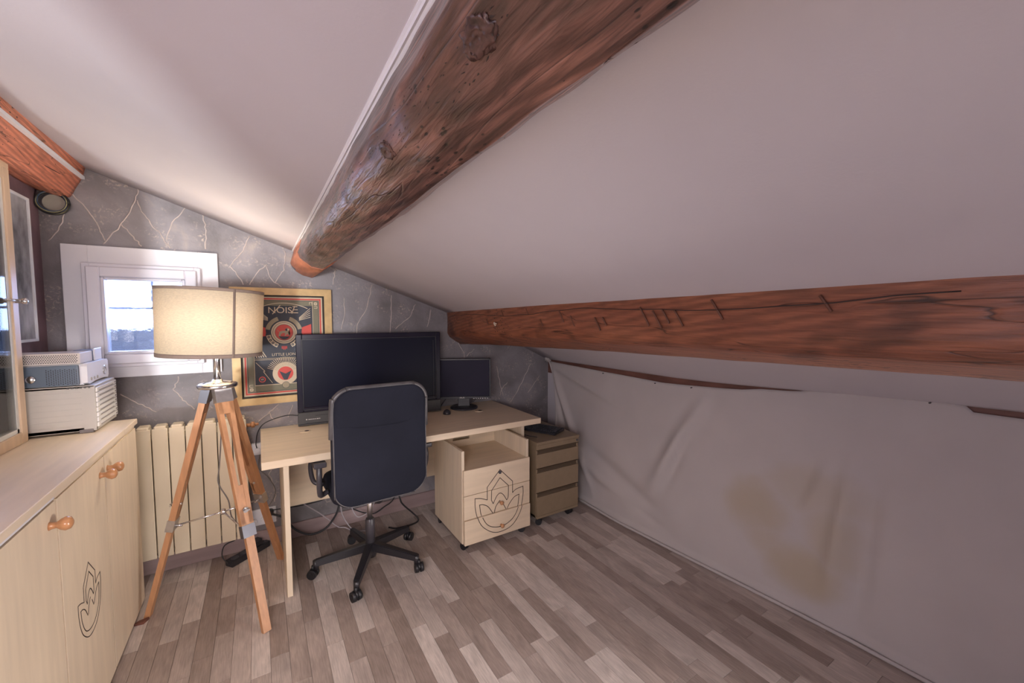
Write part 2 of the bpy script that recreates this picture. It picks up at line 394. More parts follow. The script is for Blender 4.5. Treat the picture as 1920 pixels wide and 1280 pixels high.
def text_polys(body, size):
    c = bpy.data.curves.new('t', 'FONT'); c.body = body; c.size = size; c.align_x = 'CENTER'; c.resolution_u = 3
    o = bpy.data.objects.new('t', c); COL.objects.link(o)
    bpy.context.view_layer.update()
    me = bpy.data.meshes.new_from_object(o.evaluated_get(bpy.context.evaluated_depsgraph_get()))
    vs = [v.co.copy() for v in me.vertices]; fs = [tuple(p.vertices) for p in me.polygons]
    bpy.data.objects.remove(o); bpy.data.curves.remove(c); bpy.data.meshes.remove(me)
    return vs, fs

# ------------------------------------------------------------------ room shell
YW = 2.92                      # far wall
def ceil_z(x, y):
    base = 1.911-.368*x
    if x > 1.3:
        t = min(1, (x-1.3)/.9); g = min(1, max(0, (y-.15)/1.5)); g = g*g*(3-2*g)
        base -= .062*t*t*g
    return base

# floor: dark underlay with laminate strips laid on it along the room's depth
fl = struct('floor', MB().box(-1.3, 2.3, -1.5, 3.0, -.06, -.004), 'subfloor')
SW = .069
strips = []
k = 0; x = -.90
while x < 2.22:
    y = -1.45-random.random()*.45
    while y < YW:
        Ls = random.choice((.29, .36, .43, .50))
        strips.append((x, max(y, -1.45), min(y+Ls, YW))); y += Ls
    x += SW
strips = [s for s in strips if s[2]-s[1] > .02]
def vis(s):   # seen by the lens: beyond this line the floor is in view
    return s[2] > .62-.42*(s[0]+.6) and s[2] > .15 and s[0] > -.62
near = [s for s in strips if vis(s)]
near.sort(key=lambda s: -s[2]); rest = [s for s in strips if not vis(s)]+near[300:]; near = near[:300]
cache = {}
for (sx, y0, y1) in near:
    Lk = round(y1-y0, 3)
    if Lk not in cache:
        g = .0005
        cache[Lk] = MB().box(g, SW-g, g, Lk-g, -.004, 0, .0006).mesh('plank', 'floor_strip')
    o = bpy.data.objects.new('plank', cache[Lk]); COL.objects.link(o); o.parent = fl
    o.location = Vector((sx, y0, 0))-ORG[fl.name]
mb = MB()
for (sx, y0, y1) in rest: mb.box(sx+.0005, sx+SW-.0005, y0+.0005, y1-.0005, -.004, 0)
part('plank_field', mb, 'floor_strip', fl, kind='stuff')

# far wall with the window opening
wx0, wx1, wz0, wz1 = -.735, -.27, 1.17, 1.70
mb = MB()
mb.box(-1.3, 2.35, YW, YW+.2, -.05, wz0); mb.box(-1.3, wx0, YW, YW+.2, wz0, wz1); mb.box(wx1, 2.35, YW, YW+.2, wz0, wz1)
mb.box(-1.3, 2.35, YW, YW+.2, wz1, 2.45)
wf = struct('wall_far', mb, 'stone_render')
SEAMS = [[[-.77,2.038],[-.727,1.985],[-.684,1.898],[-.661,1.821]],[[-.52,2.11],[-.537,2.033],[-.598,1.908],[-.67,1.802]],[[-.531,2.042],[-.495,1.957],[-.446,1.888],[-.401,1.804]],[[-.593,1.909],[-.556,1.861],[-.519,1.805]],[[-.322,2.041],[-.383,1.948],[-.414,1.853]],[[-.25,2.012],[-.237,1.918],[-.244,1.814]],[[-.804,1.939],[-.822,1.868],[-.867,1.801]],[[-.029,1.915],[-.064,1.819],[-.139,1.714]],[[-.139,1.727],[-.1,1.68],[-.07,1.619]],[[.053,1.752],[-.004,1.685],[-.038,1.62]],[[.157,1.837],[.142,1.719],[.094,1.638]],[[.052,1.739],[.072,1.663],[.127,1.614]],[[.441,1.737],[.426,1.639]],[[.676,1.649],[.645,1.503],[.572,1.373],[.555,1.199]],[[.806,1.58],[.803,1.43],[.784,1.189]],[[.982,1.523],[.941,1.43],[.832,1.339]],[[1.104,1.478],[1.069,1.351]],[[.489,1.555],[.496,1.474],[.47,1.344]],[[1.305,1.248],[1.374,1.139],[1.367,1.008]],[[1.461,1.171],[1.394,1.114]],[[-.391,1.092],[-.417,1.021],[-.378,.957],[-.328,.898]],[[-.636,1.018],[-.57,.959],[-.497,.903]],[[.09,.879],[.031,.828],[-.02,.784]],[[.171,.87],[.139,.788]],[[.038,.835],[.058,.782]],[[.05,.511],[.026,.439],[.058,.328],[.049,.261]],[[1.668,1.017],[1.698,.871],[1.728,.763]],[[2.005,1.016],[1.916,.852],[1.805,.701]],[[1.774,.878],[1.713,.817],[1.698,.766]],[[2.106,.905],[1.981,.764]]]
for s in SEAMS:
    pts = []
    for i in range(len(s)-1):
        n = 5
        for k in range(n):
            t = k/n; pts.append((s[i][0]*(1-t)+s[i+1][0]*t+random.uniform(-.004, .004), YW, s[i][1]*(1-t)+s[i+1][1]*t+random.uniform(-.004, .004)))
    pts.append((s[-1][0], YW, s[-1][1]))
    part('plaster_seam', MB().tube(pts, .0032, 6, sub=2), 'seam_pale', wf)

mb = MB(); mb.box(-1.0, -.89, 2.43, YW, -.05, 2.4)
struct('wall_left', mb, 'maroon_wall')
struct('wall_left_recess', MB().box(-1.3, -1.15, .5, 2.43, -.05, 2.6), 'maroon_wall')
struct('wall_right', MB().box(2.2, 2.35, -1.5, YW, -.05, 1.3), 'paint')
struct('wall_back', MB().box(-.904, 2.3, -.52, -.40, -.05, 2.3), 'paint')  # unseen; left edge placed to cut the loft light on the ceiling

# sloping ceiling
mb = MB(); nx, ny = 40, 20
for top in (0, 1):
    vs = []
    for j in range(ny+1):
        for i in range(nx+1):
            X = -1.3+3.55*i/nx; Y = -1.5+(YW+1.5)*j/ny
            vs.append((X, Y, ceil_z(X, Y)+.12*top))
    mb.add(vs, [(j*(nx+1)+i, j*(nx+1)+i+1, (j+1)*(nx+1)+i+1, (j+1)*(nx+1)+i) for j in range(ny) for i in range(nx)], None, True)
o = len(mb.v)//2; ring = [i for i in range(nx+1)]+[(j+1)*(nx+1)+nx for j in range(ny)]+[ny*(nx+1)+i for i in range(nx-1, -1, -1)]+[j*(nx+1) for j in range(ny-1, 0, -1)]
for a_, b_ in zip(ring, ring[1:]+ring[:1]): mb.f.append((a_, b_, b_+o, a_+o)); mb.m.append(None); mb.sm.append(False)
struct('ceiling', mb, 'paint')

struct('baseboard_far', MB().box(-1.0, 2.18, YW-.016, YW, 0, .098, .003), 'skirting')

# ------------------------------------------------------------------ window
win = props(thing('window_1', (-.5, YW, 1.1), None, None), kind='structure')
mb = MB(); cx0, cx1, cz0, cz1 = -.82, -.19, 1.108, 1.79
y0, y1 = YW-.022, YW+.0
mb.box(cx0, wx0+.01, y0, y1, cz0, cz1, .002); mb.box(wx1-.01, cx1, y0, y1, cz0, cz1, .002)
mb.box(wx0+.01, wx1-.01, y0, y1, cz0, wz0+.01, .002); mb.box(wx0+.01, wx1-.01, y0, y1, wz1-.01, cz1, .002)
part('window_casing', mb, 'white_trim', win)
def ring_(mb, x0, x1, z0, z1, wd, ya, yb, bev=.003):
    mb.box(x0, x0+wd, ya, yb, z0, z1, bev); mb.box(x1-wd, x1, ya, yb, z0, z1, bev)
    mb.box(x0+wd-.001, x1-wd+.001, ya, yb, z0, z0+wd, bev); mb.box(x0+wd-.001, x1-wd+.001, ya, yb, z1-wd, z1, bev); return mb
mb = ring_(MB(), -.745, -.268, 1.165, 1.70, .030, YW-.05, YW+.03)
part('window_frame', mb, 'window_plastic', win)
sash = part('sash', ring_(ring_(MB(), -.728, -.285, 1.182, 1.683, .052, YW-.066, YW+.02, .005), -.676, -.337, 1.234, 1.631, .014, YW-.058, YW+.01, .004), 'window_plastic', win)
part('pane', MB().box(-.668, -.345, YW-.02, YW-.014, 1.24, 1.625), 'obscured_glass', sash)
mb = MB(); mb.box(-.52, -.505, YW+.16, YW+.175, 1.17, 1.70); mb.box(-.735, -.27, YW+.16, YW+.175, 1.47, 1.482)
part('outer_bars', mb, 'photo_white', win)
# neighbouring roof seen through the obscured pane
mb = MB()
for k in range(10): mb.box(-1.6, .6, 4.3+k*.08, 4.42+k*.08, .6+k*.075, .64+k*.075)
solo('tiled_roof', mb, 'roof_out', 'pale tiled roof seen blurred through the obscured window pane', 'roof')

# ------------------------------------------------------------------ beams
def loft_beam(sections, y0, y1, ny, rough, seed, taper=None):
    """sections: function y -> closed list of (x, z)"""
    mb = MB(); n = None
    vs = []
    for j in range(ny+1):
        y = y0+(y1-y0)*j/ny; S = sections(y); n = len(S)
        cxm = sum(p[0] for p in S)/n; czm = sum(p[1] for p in S)/n
        for (X, Z) in S:
            d = Vector((X-cxm, 0, Z-czm)).normalized()
            h = noise.noise(Vector((X*5+seed, y*1.6, Z*5)))*rough+noise.noise(Vector((X*24+seed, y*10, Z*24)))*rough*.55
            vs.append((X+d.x*h, y, Z+d.z*h))
    fs = [(j*n+k, j*n+(k+1) % n, (j+1)*n+(k+1) % n, (j+1)*n+k) for j in range(ny) for k in range(n)]
    mb.add(vs, fs, None, True); mb.add(vs[:n], [tuple(range(n))]); mb.add(vs[-n:], [tuple(range(n))]); return mb
def dense(poly, k):
    out = []
    for a_, b_ in zip(poly, poly[1:]+poly[:1]):
        for i in range(k): t = i/k; out.append((a_[0]*(1-t)+b_[0]*t, a_[1]*(1-t)+b_[1]*t))
    return out
def log_sec(y):
    # hewn log: lit flank at left, flat underside at right
    w_ = .008*math.sin(y*3.1)+.005*math.sin(y*7.7)
    far = max(0, min(1, (y-2.3)/.6))
    P = [(.213, 1.87), (.196, 1.80+.004*far), (.184, 1.765), (.192+w_*.5, 1.738), (.212+w_, 1.716), (.25, 1.694), (.300, 1.684-.004*far), (.345, 1.713), (.384, 1.752), (.405, 1.80), (.40, 1.86)]
    return dense(P, 5)
lg = loft_beam(log_sec, -.4, YW, 260, .007, 3)
log = thing('ceiling_log', (.3, .8, 1.68), 'hewn glossy brown log running along the white ceiling above the desk', 'beam')
part('log_trunk', lg, 'log_wood', log)
# beetle scars crowding the log's lit flank
def log_point(y, u):
    S = log_sec(y); n = len(S); cxm = sum(p[0] for p in S)/n; czm = sum(p[1] for p in S)/n
    i = int(u) % n; t = u-int(u); a_, b_ = S[i], S[(i+1) % n]; out = []
    for X, Z in (a_, b_):
        d = Vector((X-cxm, 0, Z-czm)).normalized()
        h = noise.noise(Vector((X*5+3, y*1.6, Z*5)))*.007+noise.noise(Vector((X*24+3, y*10, Z*24)))*.007*.55
        out.append(Vector((X+d.x*h, y, Z+d.z*h)))
    return out[0].lerp(out[1], t), Vector((out[0].x+out[1].x-2*cxm, 0, out[0].z+out[1].z-2*czm)).normalized()
mb = MB()
for k in range(420):
    y = .28+2.2*random.random()**1.3; u = 11+12*random.betavariate(2.2, 2.6) if k % 5 else 8+34*random.random()
    if noise.noise(Vector((y*3, u*.25, 9))) < -.12: continue
    p, nn = log_point(y, u); ln = random.uniform(.002, .0065)*(.7+.5*random.random()); wd = random.uniform(.0006, .0014)
    d = Vector((random.uniform(-.35, .35), 1, random.uniform(-.35, .35))).normalized(); v = nn.cross(d).normalized()
    q = [p+d*ln, p+v*wd, p-d*ln, p-v*wd, p+nn*.0007]
    mb.add(q, [(0, 1, 4), (1, 2, 4), (2, 3, 4), (3, 0, 4)])
part('beetle_scars', mb, 'groove_line', log, kind='stuff')
# knots of the log, on its underside
def knot(mb, c, r, nrm, seed):
    """a lumpy burr with a dark split crater, half sunk in the log"""
    nrm = Vector(nrm).normalized(); u = Vector((0, 1, 0)); v = nrm.cross(u).normalized()
    bm = bmesh.new(); bmesh.ops.create_icosphere(bm, subdivisions=4, radius=1)
    for q in bm.verts:
        p = q.co.copy(); h = 1+.35*noise.noise(p*2.2+Vector((seed*3, 0, 0)))+.22*noise.noise(p*6+Vector((seed, 4, 0)))
        top = max(0, p.z); rr_ = math.hypot(p.x-.1, p.y*1.2); dip = .45*top*math.exp(-(rr_/.42)**2)+.12*top*math.sin(rr_*15)
        q.co = Vector(c)+u*p.x*r*1.9*h+v*p.y*r*1.1*h+nrm*(p.z*h*.24-dip*.45)*r
    mb.bm(bm, None, True); return mb
mat('knot_wood', (.075, .034, .028), .42, var=.6, scale=70, bump=.7, coat=.3)
for i, (kx, ky, kz, kr, nn) in enumerate([(.207, .40, 1.724, .015, (-.7, 0, -1)), (.285, .487, 1.700, .013, (-.1, 0, -1)), (.214, .614, 1.722, .011, (-.7, 0, -1)), (.206, .754, 1.726, .014, (-.8, 0, -1)), (.250, .60, 1.702, .008, (-.3, 0, -1)),
                                    (.225, 1.036, 1.718, .012, (-.6, 0, -1)), (.268, .855, 1.698, .010, (-.1, 0, -1)), (.268, 1.132, 1.698, .009, (-.2, 0, -1)), (.217, 1.42, 1.722, .012, (-.7, 0, -1)), (.29, 1.62, 1.694, .009, (0, 0, -1)), (.33, .72, 1.712, .011, (.3, 0, -1))]):
    part('knot', knot(MB(), (kx, ky, kz), kr, nn, i), 'knot_wood', log)
part('log_end', loft_beam(lambda y: [(.29+(x-.29)*1.035, 1.775+(z-1.775)*1.035) for x, z in log_sec(y)], 2.42, YW+.001, 40, .004, 8), 'log_end_wood', log, label='bare orange end of the log at the wall')

def pur_sec(y):
    t = max(0, (YW-y)/2.7)
    xt = 1.228-.115*min(1, t)**.8; ztop = 1.911-.368*xt+.03
    w_ = .006*math.sin(y*4)
    x2 = xt+.015; z2 = 1.275+.012*t+w_*.5
    z2 = 1.43+(x2/1.25)*((1.268+.075*min(1, t)**.7)-1.43)
    xb = 1.34+.02*t; zb = 1.43+(xb/1.4)*((1.205+.085*min(1, t)**.7)-1.43)
    return dense([(xt, ztop), (xt+.004, ztop-.07), (x2-.008, z2+.035), (x2+.008, z2+.004), (xt+.05, z2-.012), (xb, zb), (xb+.06, zb+.02), (xb+.09, 1.911-.368*(xb+.09)+.03)], 5)
pur = thing('low_purlin', (1.25, 1.5, 1.2), 'reddish brown squared beam running low along the slope above the sheet', 'beam')
part('purlin_trunk', loft_beam(pur_sec, -.4, YW, 200, .006, 11), 'purlin_wood', pur)
# plaster dab on the purlin
mb = MB(); bm = bmesh.new(); bmesh.ops.create_icosphere(bm, subdivisions=3, radius=1)
for v in bm.verts:
    h = 1+.5*noise.noise(v.co*2.3); v.co = Vector((v.co.x*.006*h, v.co.y*.034*h, v.co.z*.026*h))+Vector((1.196, 2.10, 1.395))
mb.bm(bm, None, True); part('plaster_dab', mb, 'plaster', pur, label='white plaster dab')
mat('scar', (.13, .052, .032), .6)
# hewing scars across the face
for i, (y, z, ln) in enumerate([(1.73, 1.455, .05), (1.60, 1.40, .05), (1.44, 1.43, .08), (1.36, 1.41, .07), (1.20, 1.40, .08), (1.16, 1.41, .05), (.96, 1.43, .10), (.905, 1.42, .09), (.87, 1.43, .07), (.82, 1.425, .08), (.69, 1.45, .09), (2.0, 1.45, .05), (2.2, 1.40, .05), (.42, 1.46, .06)]):
    xx = pur_sec(y)[5][0]-.0035; q = MB().tube([(xx, y+ln*.2, z+ln*.32), (xx+.001, y, z), (xx+.002, y-ln*.2, z-ln*.32)], .0035, 5, sub=2)
    part('hewing_scar', q, 'scar', pur)
# long drying crack along its face
mb = MB(); pts = []
for i in range(28):
    y = 2.85-i*.098; S = pur_sec(y); pts.append((S[5][0]-.0015-.003, y, S[5][1]+.005+.010*math.sin(i*.5)+random.uniform(-.003, .003)))
part('drying_crack', MB().tube(pts, .0014, 5, sub=2), 'groove_line', pur)
def lb_sec(y):
    w_ = .004*math.sin(y*5)
    return dense([(-.89-.26*(y < 2.43), 2.035+w_), (-.80, 2.018), (-.777, 2.025), (-.765, 2.045+w_), (-.735, 2.12), (-.715+w_, 2.19), (-.72, 2.23), (-.89-.26*(y < 2.43), 2.26)], 4)
lb = thing('corner_beam', (-.8, 1.8, 2.02), 'bright orange beam high in the left corner above the window', 'beam')
part('beam_trunk', loft_beam(lb_sec, -1.4, YW, 120, .006, 21), 'left_beam_wood', lb)
pts = [(-.783+.004*math.sin(i), 2.9-i*.11, 2.078+.006*math.sin(i*1.3)) for i in range(1, 20)]
part('drying_crack', MB().tube([(p[0]+.027, p[1], p[2]) for p in pts], .0022, 5, sub=2), 'groove_line', lb)
# white conduits
mb = MB().beam((-.728, YW-.005, 2.125), (-.700, -1.4, 2.125), .016, .014, side=(1, 0, 0))
struct('trim_1', mb, 'white_trim')
mb = MB()
c0 = lambda x_, d: (x_, ceil_z(x_, 0)-d)
mb.prism([c0(.190, -.002), c0(.190, .002), c0(.1935, .003), c0(.195, .006), c0(.199, .003), c0(.202, .0045), c0(.22, .0045), c0(.22, -.002)], 'y', -.4, YW)
struct('trim_2', mb, 'white_trim')

# ------------------------------------------------------------------ sheet on the low wall
def sheet_top(y):
    K = [(2.86, 1.035), (2.78, 1.03), (2.5, 1.025), (2.2, 1.018), (1.9, 1.012), (1.68, 1.008), (1.5, 1.017), (1.3, 1.03), (1.18, 1.04), (1.08, 1.058), (.95, 1.068), (.9, 1.075), (.82, 1.10), (.6, 1.108), (.46, 1.112), (.37, 1.108), (.36, 1.085), (-1.4, 1.085)]
    for (a_, za), (b_, zb) in zip(K, K[1:]):
        if y >= b_: t = (a_-y)/(a_-b_); return za+(zb-za)*max(0, min(1, t))
    return K[-1][1]
mb = MB(); vs = []; NY, NZ = 220, 70
def bot_x(y):
    K = [(2.9, 2.14), (2.6, 2.115), (2.36, 2.088), (1.95, 2.078), (1.57, 2.105), (1.1, 2.145), (.73, 2.172), (.4, 2.18), (-1.4, 2.185)]
    for (a_, xa), (b_, xb) in zip(K, K[1:]):
        if y >= b_: t = (a_-y)/(a_-b_); return xa+(xb-xa)*max(0, min(1, t))
    return K[-1][1]
def fold(y, z):
    d = 0
    # soft diagonal pull folds: (y at top, z top, y at bottom, z bottom, width, depth)
    for (ya, za, yb, zb, wd, dp) in [(1.38, .95, 1.72, .28, .045, .030), (1.44, .80, 1.62, .32, .03, -.02), (.68, .80, .76, .15, .03, .022), (.60, .75, .66, .02, .03, -.022), (.82, .78, .9, .5, .025, -.015),
                                 (2.83, .98, 2.2, .10, .03, .022), (2.84, .98, 2.45, .12, .022, -.016), (2.84, 1.0, 1.95, .78, .02, .012), (2.84, .9, 2.62, .1, .02, .018), (2.84, .9, 2.72, .2, .014, -.01),
                                 (2.3, .42, 1.55, .16, .05, -.018), (2.35, .30, 1.7, .12, .03, .014), (2.1, .22, 1.5, .08, .03, -.012)]:
        ax, az = yb-ya, zb-za; L2 = ax*ax+az*az; t = ((y-ya)*ax+(z-za)*az)/L2; tc_ = max(0, min(1, t))
        px, pz = ya+ax*tc_, za+az*tc_; r = math.hypot(y-px, z-pz); env = max(.15, math.sin(PI*min(1, max(0, tc_*.9+.08)))) 
        d += dp*env*math.exp(-(r/wd)**2)
    return d*1.5
for i in range(NY+1):
    y = 2.862-(2.862+1.4)*(i/NY)**1.15; zt = sheet_top(y)
    for j in range(NZ+1):
        s_ = j/NZ; z = zt*(1-s_)+.004*s_
        # left edge curves away from the corner knot
        yy = y
        if i < 60:
            k_ = (1-i/60)**2; yy = y-.15*math.sin(min(1, s_*1.6)*PI/2)*k_
        X = 2.178*(1-s_)+bot_x(y)*s_-.012*math.sin(PI*s_)
        X -= fold(yy, z)+.008*noise.noise(Vector((yy*2.3, z*2.6, 1)))+.004*noise.noise(Vector((yy*9, z*5, 4)))
        if s_ > .965: X -= .006
        vs.append((min(X, 2.188), yy, z))
fs = [(i*(NZ+1)+j, (i+1)*(NZ+1)+j, (i+1)*(NZ+1)+j+1, i*(NZ+1)+j+1) for i in range(NY) for j in range(NZ)]
mb.add(vs, fs, None, True)
mb.v = [v for v in mb.v]
sh = thing('wall_sheet', (0, 0, 0), 'large stained off-white cotton sheet pinned over the low right wall', 'sheet')
so = part('sheet_cloth', mb, 'sheet', sh)
md = so.modifiers.new('solid', 'SOLIDIFY'); md.thickness = .0015; md.offset = 1
mb = MB(); bm = bmesh.new(); bmesh.ops.create_icosphere(bm, subdivisions=3, radius=1)
for v in bm.verts:
    h = 1+.6*noise.noise(v.co*2.1+Vector((5, 0, 0))); v.co = Vector((v.co.x*.028*h, v.co.y*.028*h, v.co.z*.020*h))+Vector((2.16, 2.868, 1.052))
mb.bm(bm, None, True); mb.tube([(2.165, 2.865, 1.05), (2.172, 2.845, 1.0), (2.175, 2.815, .93), (2.178, 2.79, .85)], .007, 6)
part('corner_knot', mb, 'sheet', sh, label='knotted corner')
mb = MB().tube([(bot_x(y)-.014, y, .010) for y in [2.36-.12*i for i in range(30)]], .009, 6, sub=2)
part('rolled_hem', mb, 'sheet', sh)
# pins at the top
for y in (2.2, 1.73, 1.47, .46): part('pin', MB().cyl((2.166, y, sheet_top(y)-.012), (2.19, y, sheet_top(y)-.012), .0035, .002, 8), 'black_metal', sh)
mb = MB()
ys = [-1.4+.1*i for i in range(44)]
vs = []
for y in ys: vs += [(2.196, y, .93), (2.186, y, .93), (2.186, y, ceil_z(2.186, y)+.004), (2.196, y, ceil_z(2.196, y)+.004)]
mb.add(vs, [(i*4+k, i*4+(k+1) % 4, (i+1)*4+(k+1) % 4, (i+1)*4+k) for i in range(len(ys)-1) for k in range(4)]+[(0, 1, 2, 3), tuple(len(vs)-4+k for k in range(4))])
struct('trim_3', mb, 'red_board')

# ------------------------------------------------------------------ radiator
rd = thing('radiator', (-.34, 2.86, .1), 'cream flat-column radiator low on the rock wall under the window', 'radiator')
sp_ = .0706; mbS = MB().box(0, sp_-.0045, 2.80, 2.815, .128, .832, .003)
mbS.box(.006, sp_-.010, 2.812, 2.88, .13, .83, .004); mbS.box(.008, sp_-.012, 2.802, 2.88, .822, .846, .006)
rx = -.642; first = None
for k in range(8):
    if first is None:
        mm_ = MB(); mm_.v = [(v[0]+rx, v[1], v[2]) for v in mbS.v]; mm_.f = mbS.f; mm_.m = mbS.m; mm_.sm = mbS.sm
        first = part('column', mm_, 'radiator', rd)
    else:
        c = first.copy(); COL.objects.link(c); c.parent = rd; c.location = (sp_*k, 0, 0)
for z_ in (.16, .77): part('header', MB().box(rx+.01, -.088, 2.83, 2.87, z_, z_+.03), 'radiator', rd)
for x_ in (-.40, -.60): part('wall_bracket', MB().box(x_, x_+.02, 2.86, 2.92, .5, .54), 'radiator', rd)
mb = MB().cyl((-.085, 2.85, .785), (-.058, 2.85, .785), .011, n=14).cyl((-.058, 2.85, .785), (-.04, 2.85, .785), .018, n=14).cyl((-.04, 2.85, .785), (-.02, 2.85, .785), .009, .007, 12)
part('valve', mb, 'knob_wood', rd, label='brass coloured valve')

# ------------------------------------------------------------------ desk
dk = thing('desk', (.8, 2.56, 0), 'wide pale maple desk against the rock wall behind the office chair', 'desk')
part('desktop', MB().box(-.012, 1.612, 2.215, 2.905, .703, .74, .002), 'maple_x', dk)
part('leg_panel', MB().box(.080, .105, 2.29, 2.88, 0, .703, .001), 'maple_z', dk)
part('leg_panel', MB().box(1.522, 1.545, 2.32, 2.88, 0, .703, .001), 'maple_z', dk)
part('modesty_panel', MB().box(.105, 1.522, 2.72, 2.738, .29, .703, .001), 'maple_x', dk)
for gx, gy in ((.215, 2.70), (1.345, 2.62)):
    part('cable_port', MB().lathe([(.032, .7405), (.032, .7425), (.026, .743), (.0, .743)], (gx, gy, 0), n=24), 'maple_x', dk)
    part('port_opening', MB().lathe([(.013, .7431), (.013, .7436), (0, .7436)], (gx+.010, gy, 0), n=16), 'groove_line', dk)

# ------------------------------------------------------------------ emblem line art (grooves)
EMB = [[[1.163,.3],[1.163,.379],[1.254,.472],[1.347,.378],[1.347,.303],[1.373,.319],[1.427,.327],[1.427,.268],[1.403,.171],[1.344,.098],[1.266,.076],[1.196,.088],[1.129,.139],[1.096,.197],[1.08,.267],[1.079,.327],[1.117,.319],[1.163,.299]],[[1.194,.351],[1.254,.42],[1.316,.357],[1.314,.285],[1.303,.265],[1.28,.303],[1.256,.321],[1.231,.308],[1.205,.265],[1.192,.29],[1.194,.351]],[[1.203,.204],[1.17,.253],[1.136,.275],[1.11,.28],[1.119,.22],[1.149,.158],[1.189,.125],[1.245,.11],[1.301,.116],[1.352,.146],[1.385,.202],[1.397,.281],[1.359,.271],[1.323,.236],[1.307,.209]],[[1.212,.205],[1.224,.242],[1.253,.275]],[[1.276,.248],[1.298,.208]]]
SHARP = {(0, 0), (0, 1), (0, 2), (0, 3), (0, 4), (0, 6), (0, 15), (0, 17), (1, 0), (1, 1), (1, 2), (1, 4), (1, 8), (1, 9), (2, 3), (2, 11)}
def emblem_segments():
    """list of short segments ((u,v),(u,v)) with rounded runs"""
    out = []
    for li, l in enumerate(EMB):
        P = [Vector((p[0], p[1], 0)) for p in l]
        # split into runs at sharp corners
        runs = []; cur = [P[0]]
        for i in range(1, len(P)):
            cur.append(P[i])
            if (li, i) in SHARP: runs.append(cur); cur = [P[i]]
        if len(cur) > 1: runs.append(cur)
        for rnn in runs:
            if len(rnn) == 2: Q = [rnn[0]+(rnn[1]-rnn[0])*t/6 for t in range(7)]
            else:
                Q = []; E_ = [rnn[0]*2-rnn[1]]+rnn+[rnn[-1]*2-rnn[-2]]
                for i in range(1, len(E_)-2):
                    a, b_, c, d = E_[i-1:i+3]
                    for k in range(6): t = k/6; Q.append(.5*((2*b_)+(-a+c)*t+(2*a-5*b_+4*c-d)*t*t+(-a+3*b_-3*c+d)*t*t*t))
                Q.append(rnn[-1])
            out += list(zip(Q, Q[1:]))
    return out
ESEG = emblem_segments()
def strip_seg(mb, a, b_, wd, place):
    d = (b_-a); L_ = d.length
    if L_ < 1e-6: return
    d /= L_; n = Vector((-d.y, d.x, 0))*wd/2; a = a-d*wd*.3; b_ = b_+d*wd*.3
    q = [a+n, b_+n, b_-n, a-n]
    mb.add([place(p.x, p.y, 0) for p in q]+[place(p.x, p.y, .0006) for p in q], [(0, 1, 2, 3), (7, 6, 5, 4), (0, 4, 5, 1), (1, 5, 6, 2), (2, 6, 7, 3), (3, 7, 4, 0)])

# ------------------------------------------------------------------ wooden pedestal
pd = thing('wooden_drawer_unit', (1.24, 2.39, 0), 'pale maple rolling drawer unit with lotus house emblem under desk right end', 'drawer unit')
X0, X1, Y0, Y1 = 1.0, 1.482, 2.175, 2.62
part('side_panel', MB().box(X0, X0+.018, Y0, Y1, .055, .625, .001), 'maple_z', pd)
part('side_panel', MB().box(X1-.018, X1, Y0, Y1, .055, .625, .001), 'maple_z', pd)
# back panel with a hand slot
mb = MB(); bz0, bz1 = .055, .625
sx0, sx1, sz0, sz1 = 1.13, 1.26, .555, .58
mb.box(X0+.018, sx0, Y1-.018, Y1, bz0, bz1); mb.box(sx1, X1-.018, Y1-.018, Y1, bz0, bz1); mb.box(sx0, sx1, Y1-.018, Y1, bz0, sz0); mb.box(sx0, sx1, Y1-.018, Y1, sz1, bz1)
part('back_panel', mb, 'maple_x', pd)
part('tray', MB().box(X0+.018, X1-.018, Y0, Y1-.018, .492, .508), 'maple_x', pd)
part('bottom_panel', MB().box(X0+.018, X1-.018, Y0, Y1-.018, .055, .072), 'maple_x', pd)
dz = [(.355, .510, .022), (.206, .352, .022), (.052, .203, .030)]
for di, (za, zb, th) in enumerate(dz):
    yf = Y0-th+.004
    dr = part('drawer', MB().box(X0+.006, X1-.002, yf, Y0-.001, za, zb, .0015), 'maple_x', pd)
    mb = MB().box(X0+.03, X1-.03, Y0, Y1-.03, za+.02, zb-.03); part('drawer_box', mb, 'maple_x', dr)
    cur = None
    for a, b_ in ESEG+[None]*0:
        inside = za < (a.y+b_.y)/2 < zb
        if cur is not None and (not inside or (last-a).length > 1e-5): part('emblem_line', cur, 'groove_line', dr); cur = None
        if inside:
            if cur is None: cur = MB()
            strip_seg(cur, a, b_, .0040, lambda u, v, h: (u, yf-h-.0001, v)); last = b_
    if cur is not None: part('emblem_line', cur, 'groove_line', dr)
    if di == 0: part('knob_hole', MB().cyl((1.253, yf+.001, .456), (1.253, yf-.006, .456), .010, n=14), 'dark_plate', dr, label='dark round lock')
    else:
        kz = .262 if di == 1 else .118
        part('knob', MB().lathe([(.008, 0), (.007, -.008), (.012, -.014), (.013, -.020), (.009, -.026), (0, -.028)], (1.258, yf, kz), 'y', 18), 'knob_wood', dr)
def caster(mb, x, y, top, r=.022, w_=.018, rot=0):
    M = Matrix.Translation((x, y, 0)) @ Matrix.Rotation(rot, 4, 'Z')
    for s in (-1, 1):
        a = M @ Vector((s*w_*.25, .006, r)); b_ = M @ Vector((s*w_*1.0, .006, r)); mb.cyl(a, b_, r, n=18)
    a = M @ Vector((-w_*.8, .006, r*1.25)); b_ = M @ Vector((w_*.8, .006, r*1.25)); mb.cyl(a, b_, r*.85, n=14)
    mb.cyl((x, y, r*1.2), (x, y, top), .007, n=10); return mb
for cx_, cy_, rt in ((1.035, 2.205, .4), (1.45, 2.2, 1), (1.035, 2.585, 0), (1.45, 2.585, 0)):
    part('caster', caster(MB(), cx_, cy_, .056, rot=rt), 'castor', pd)

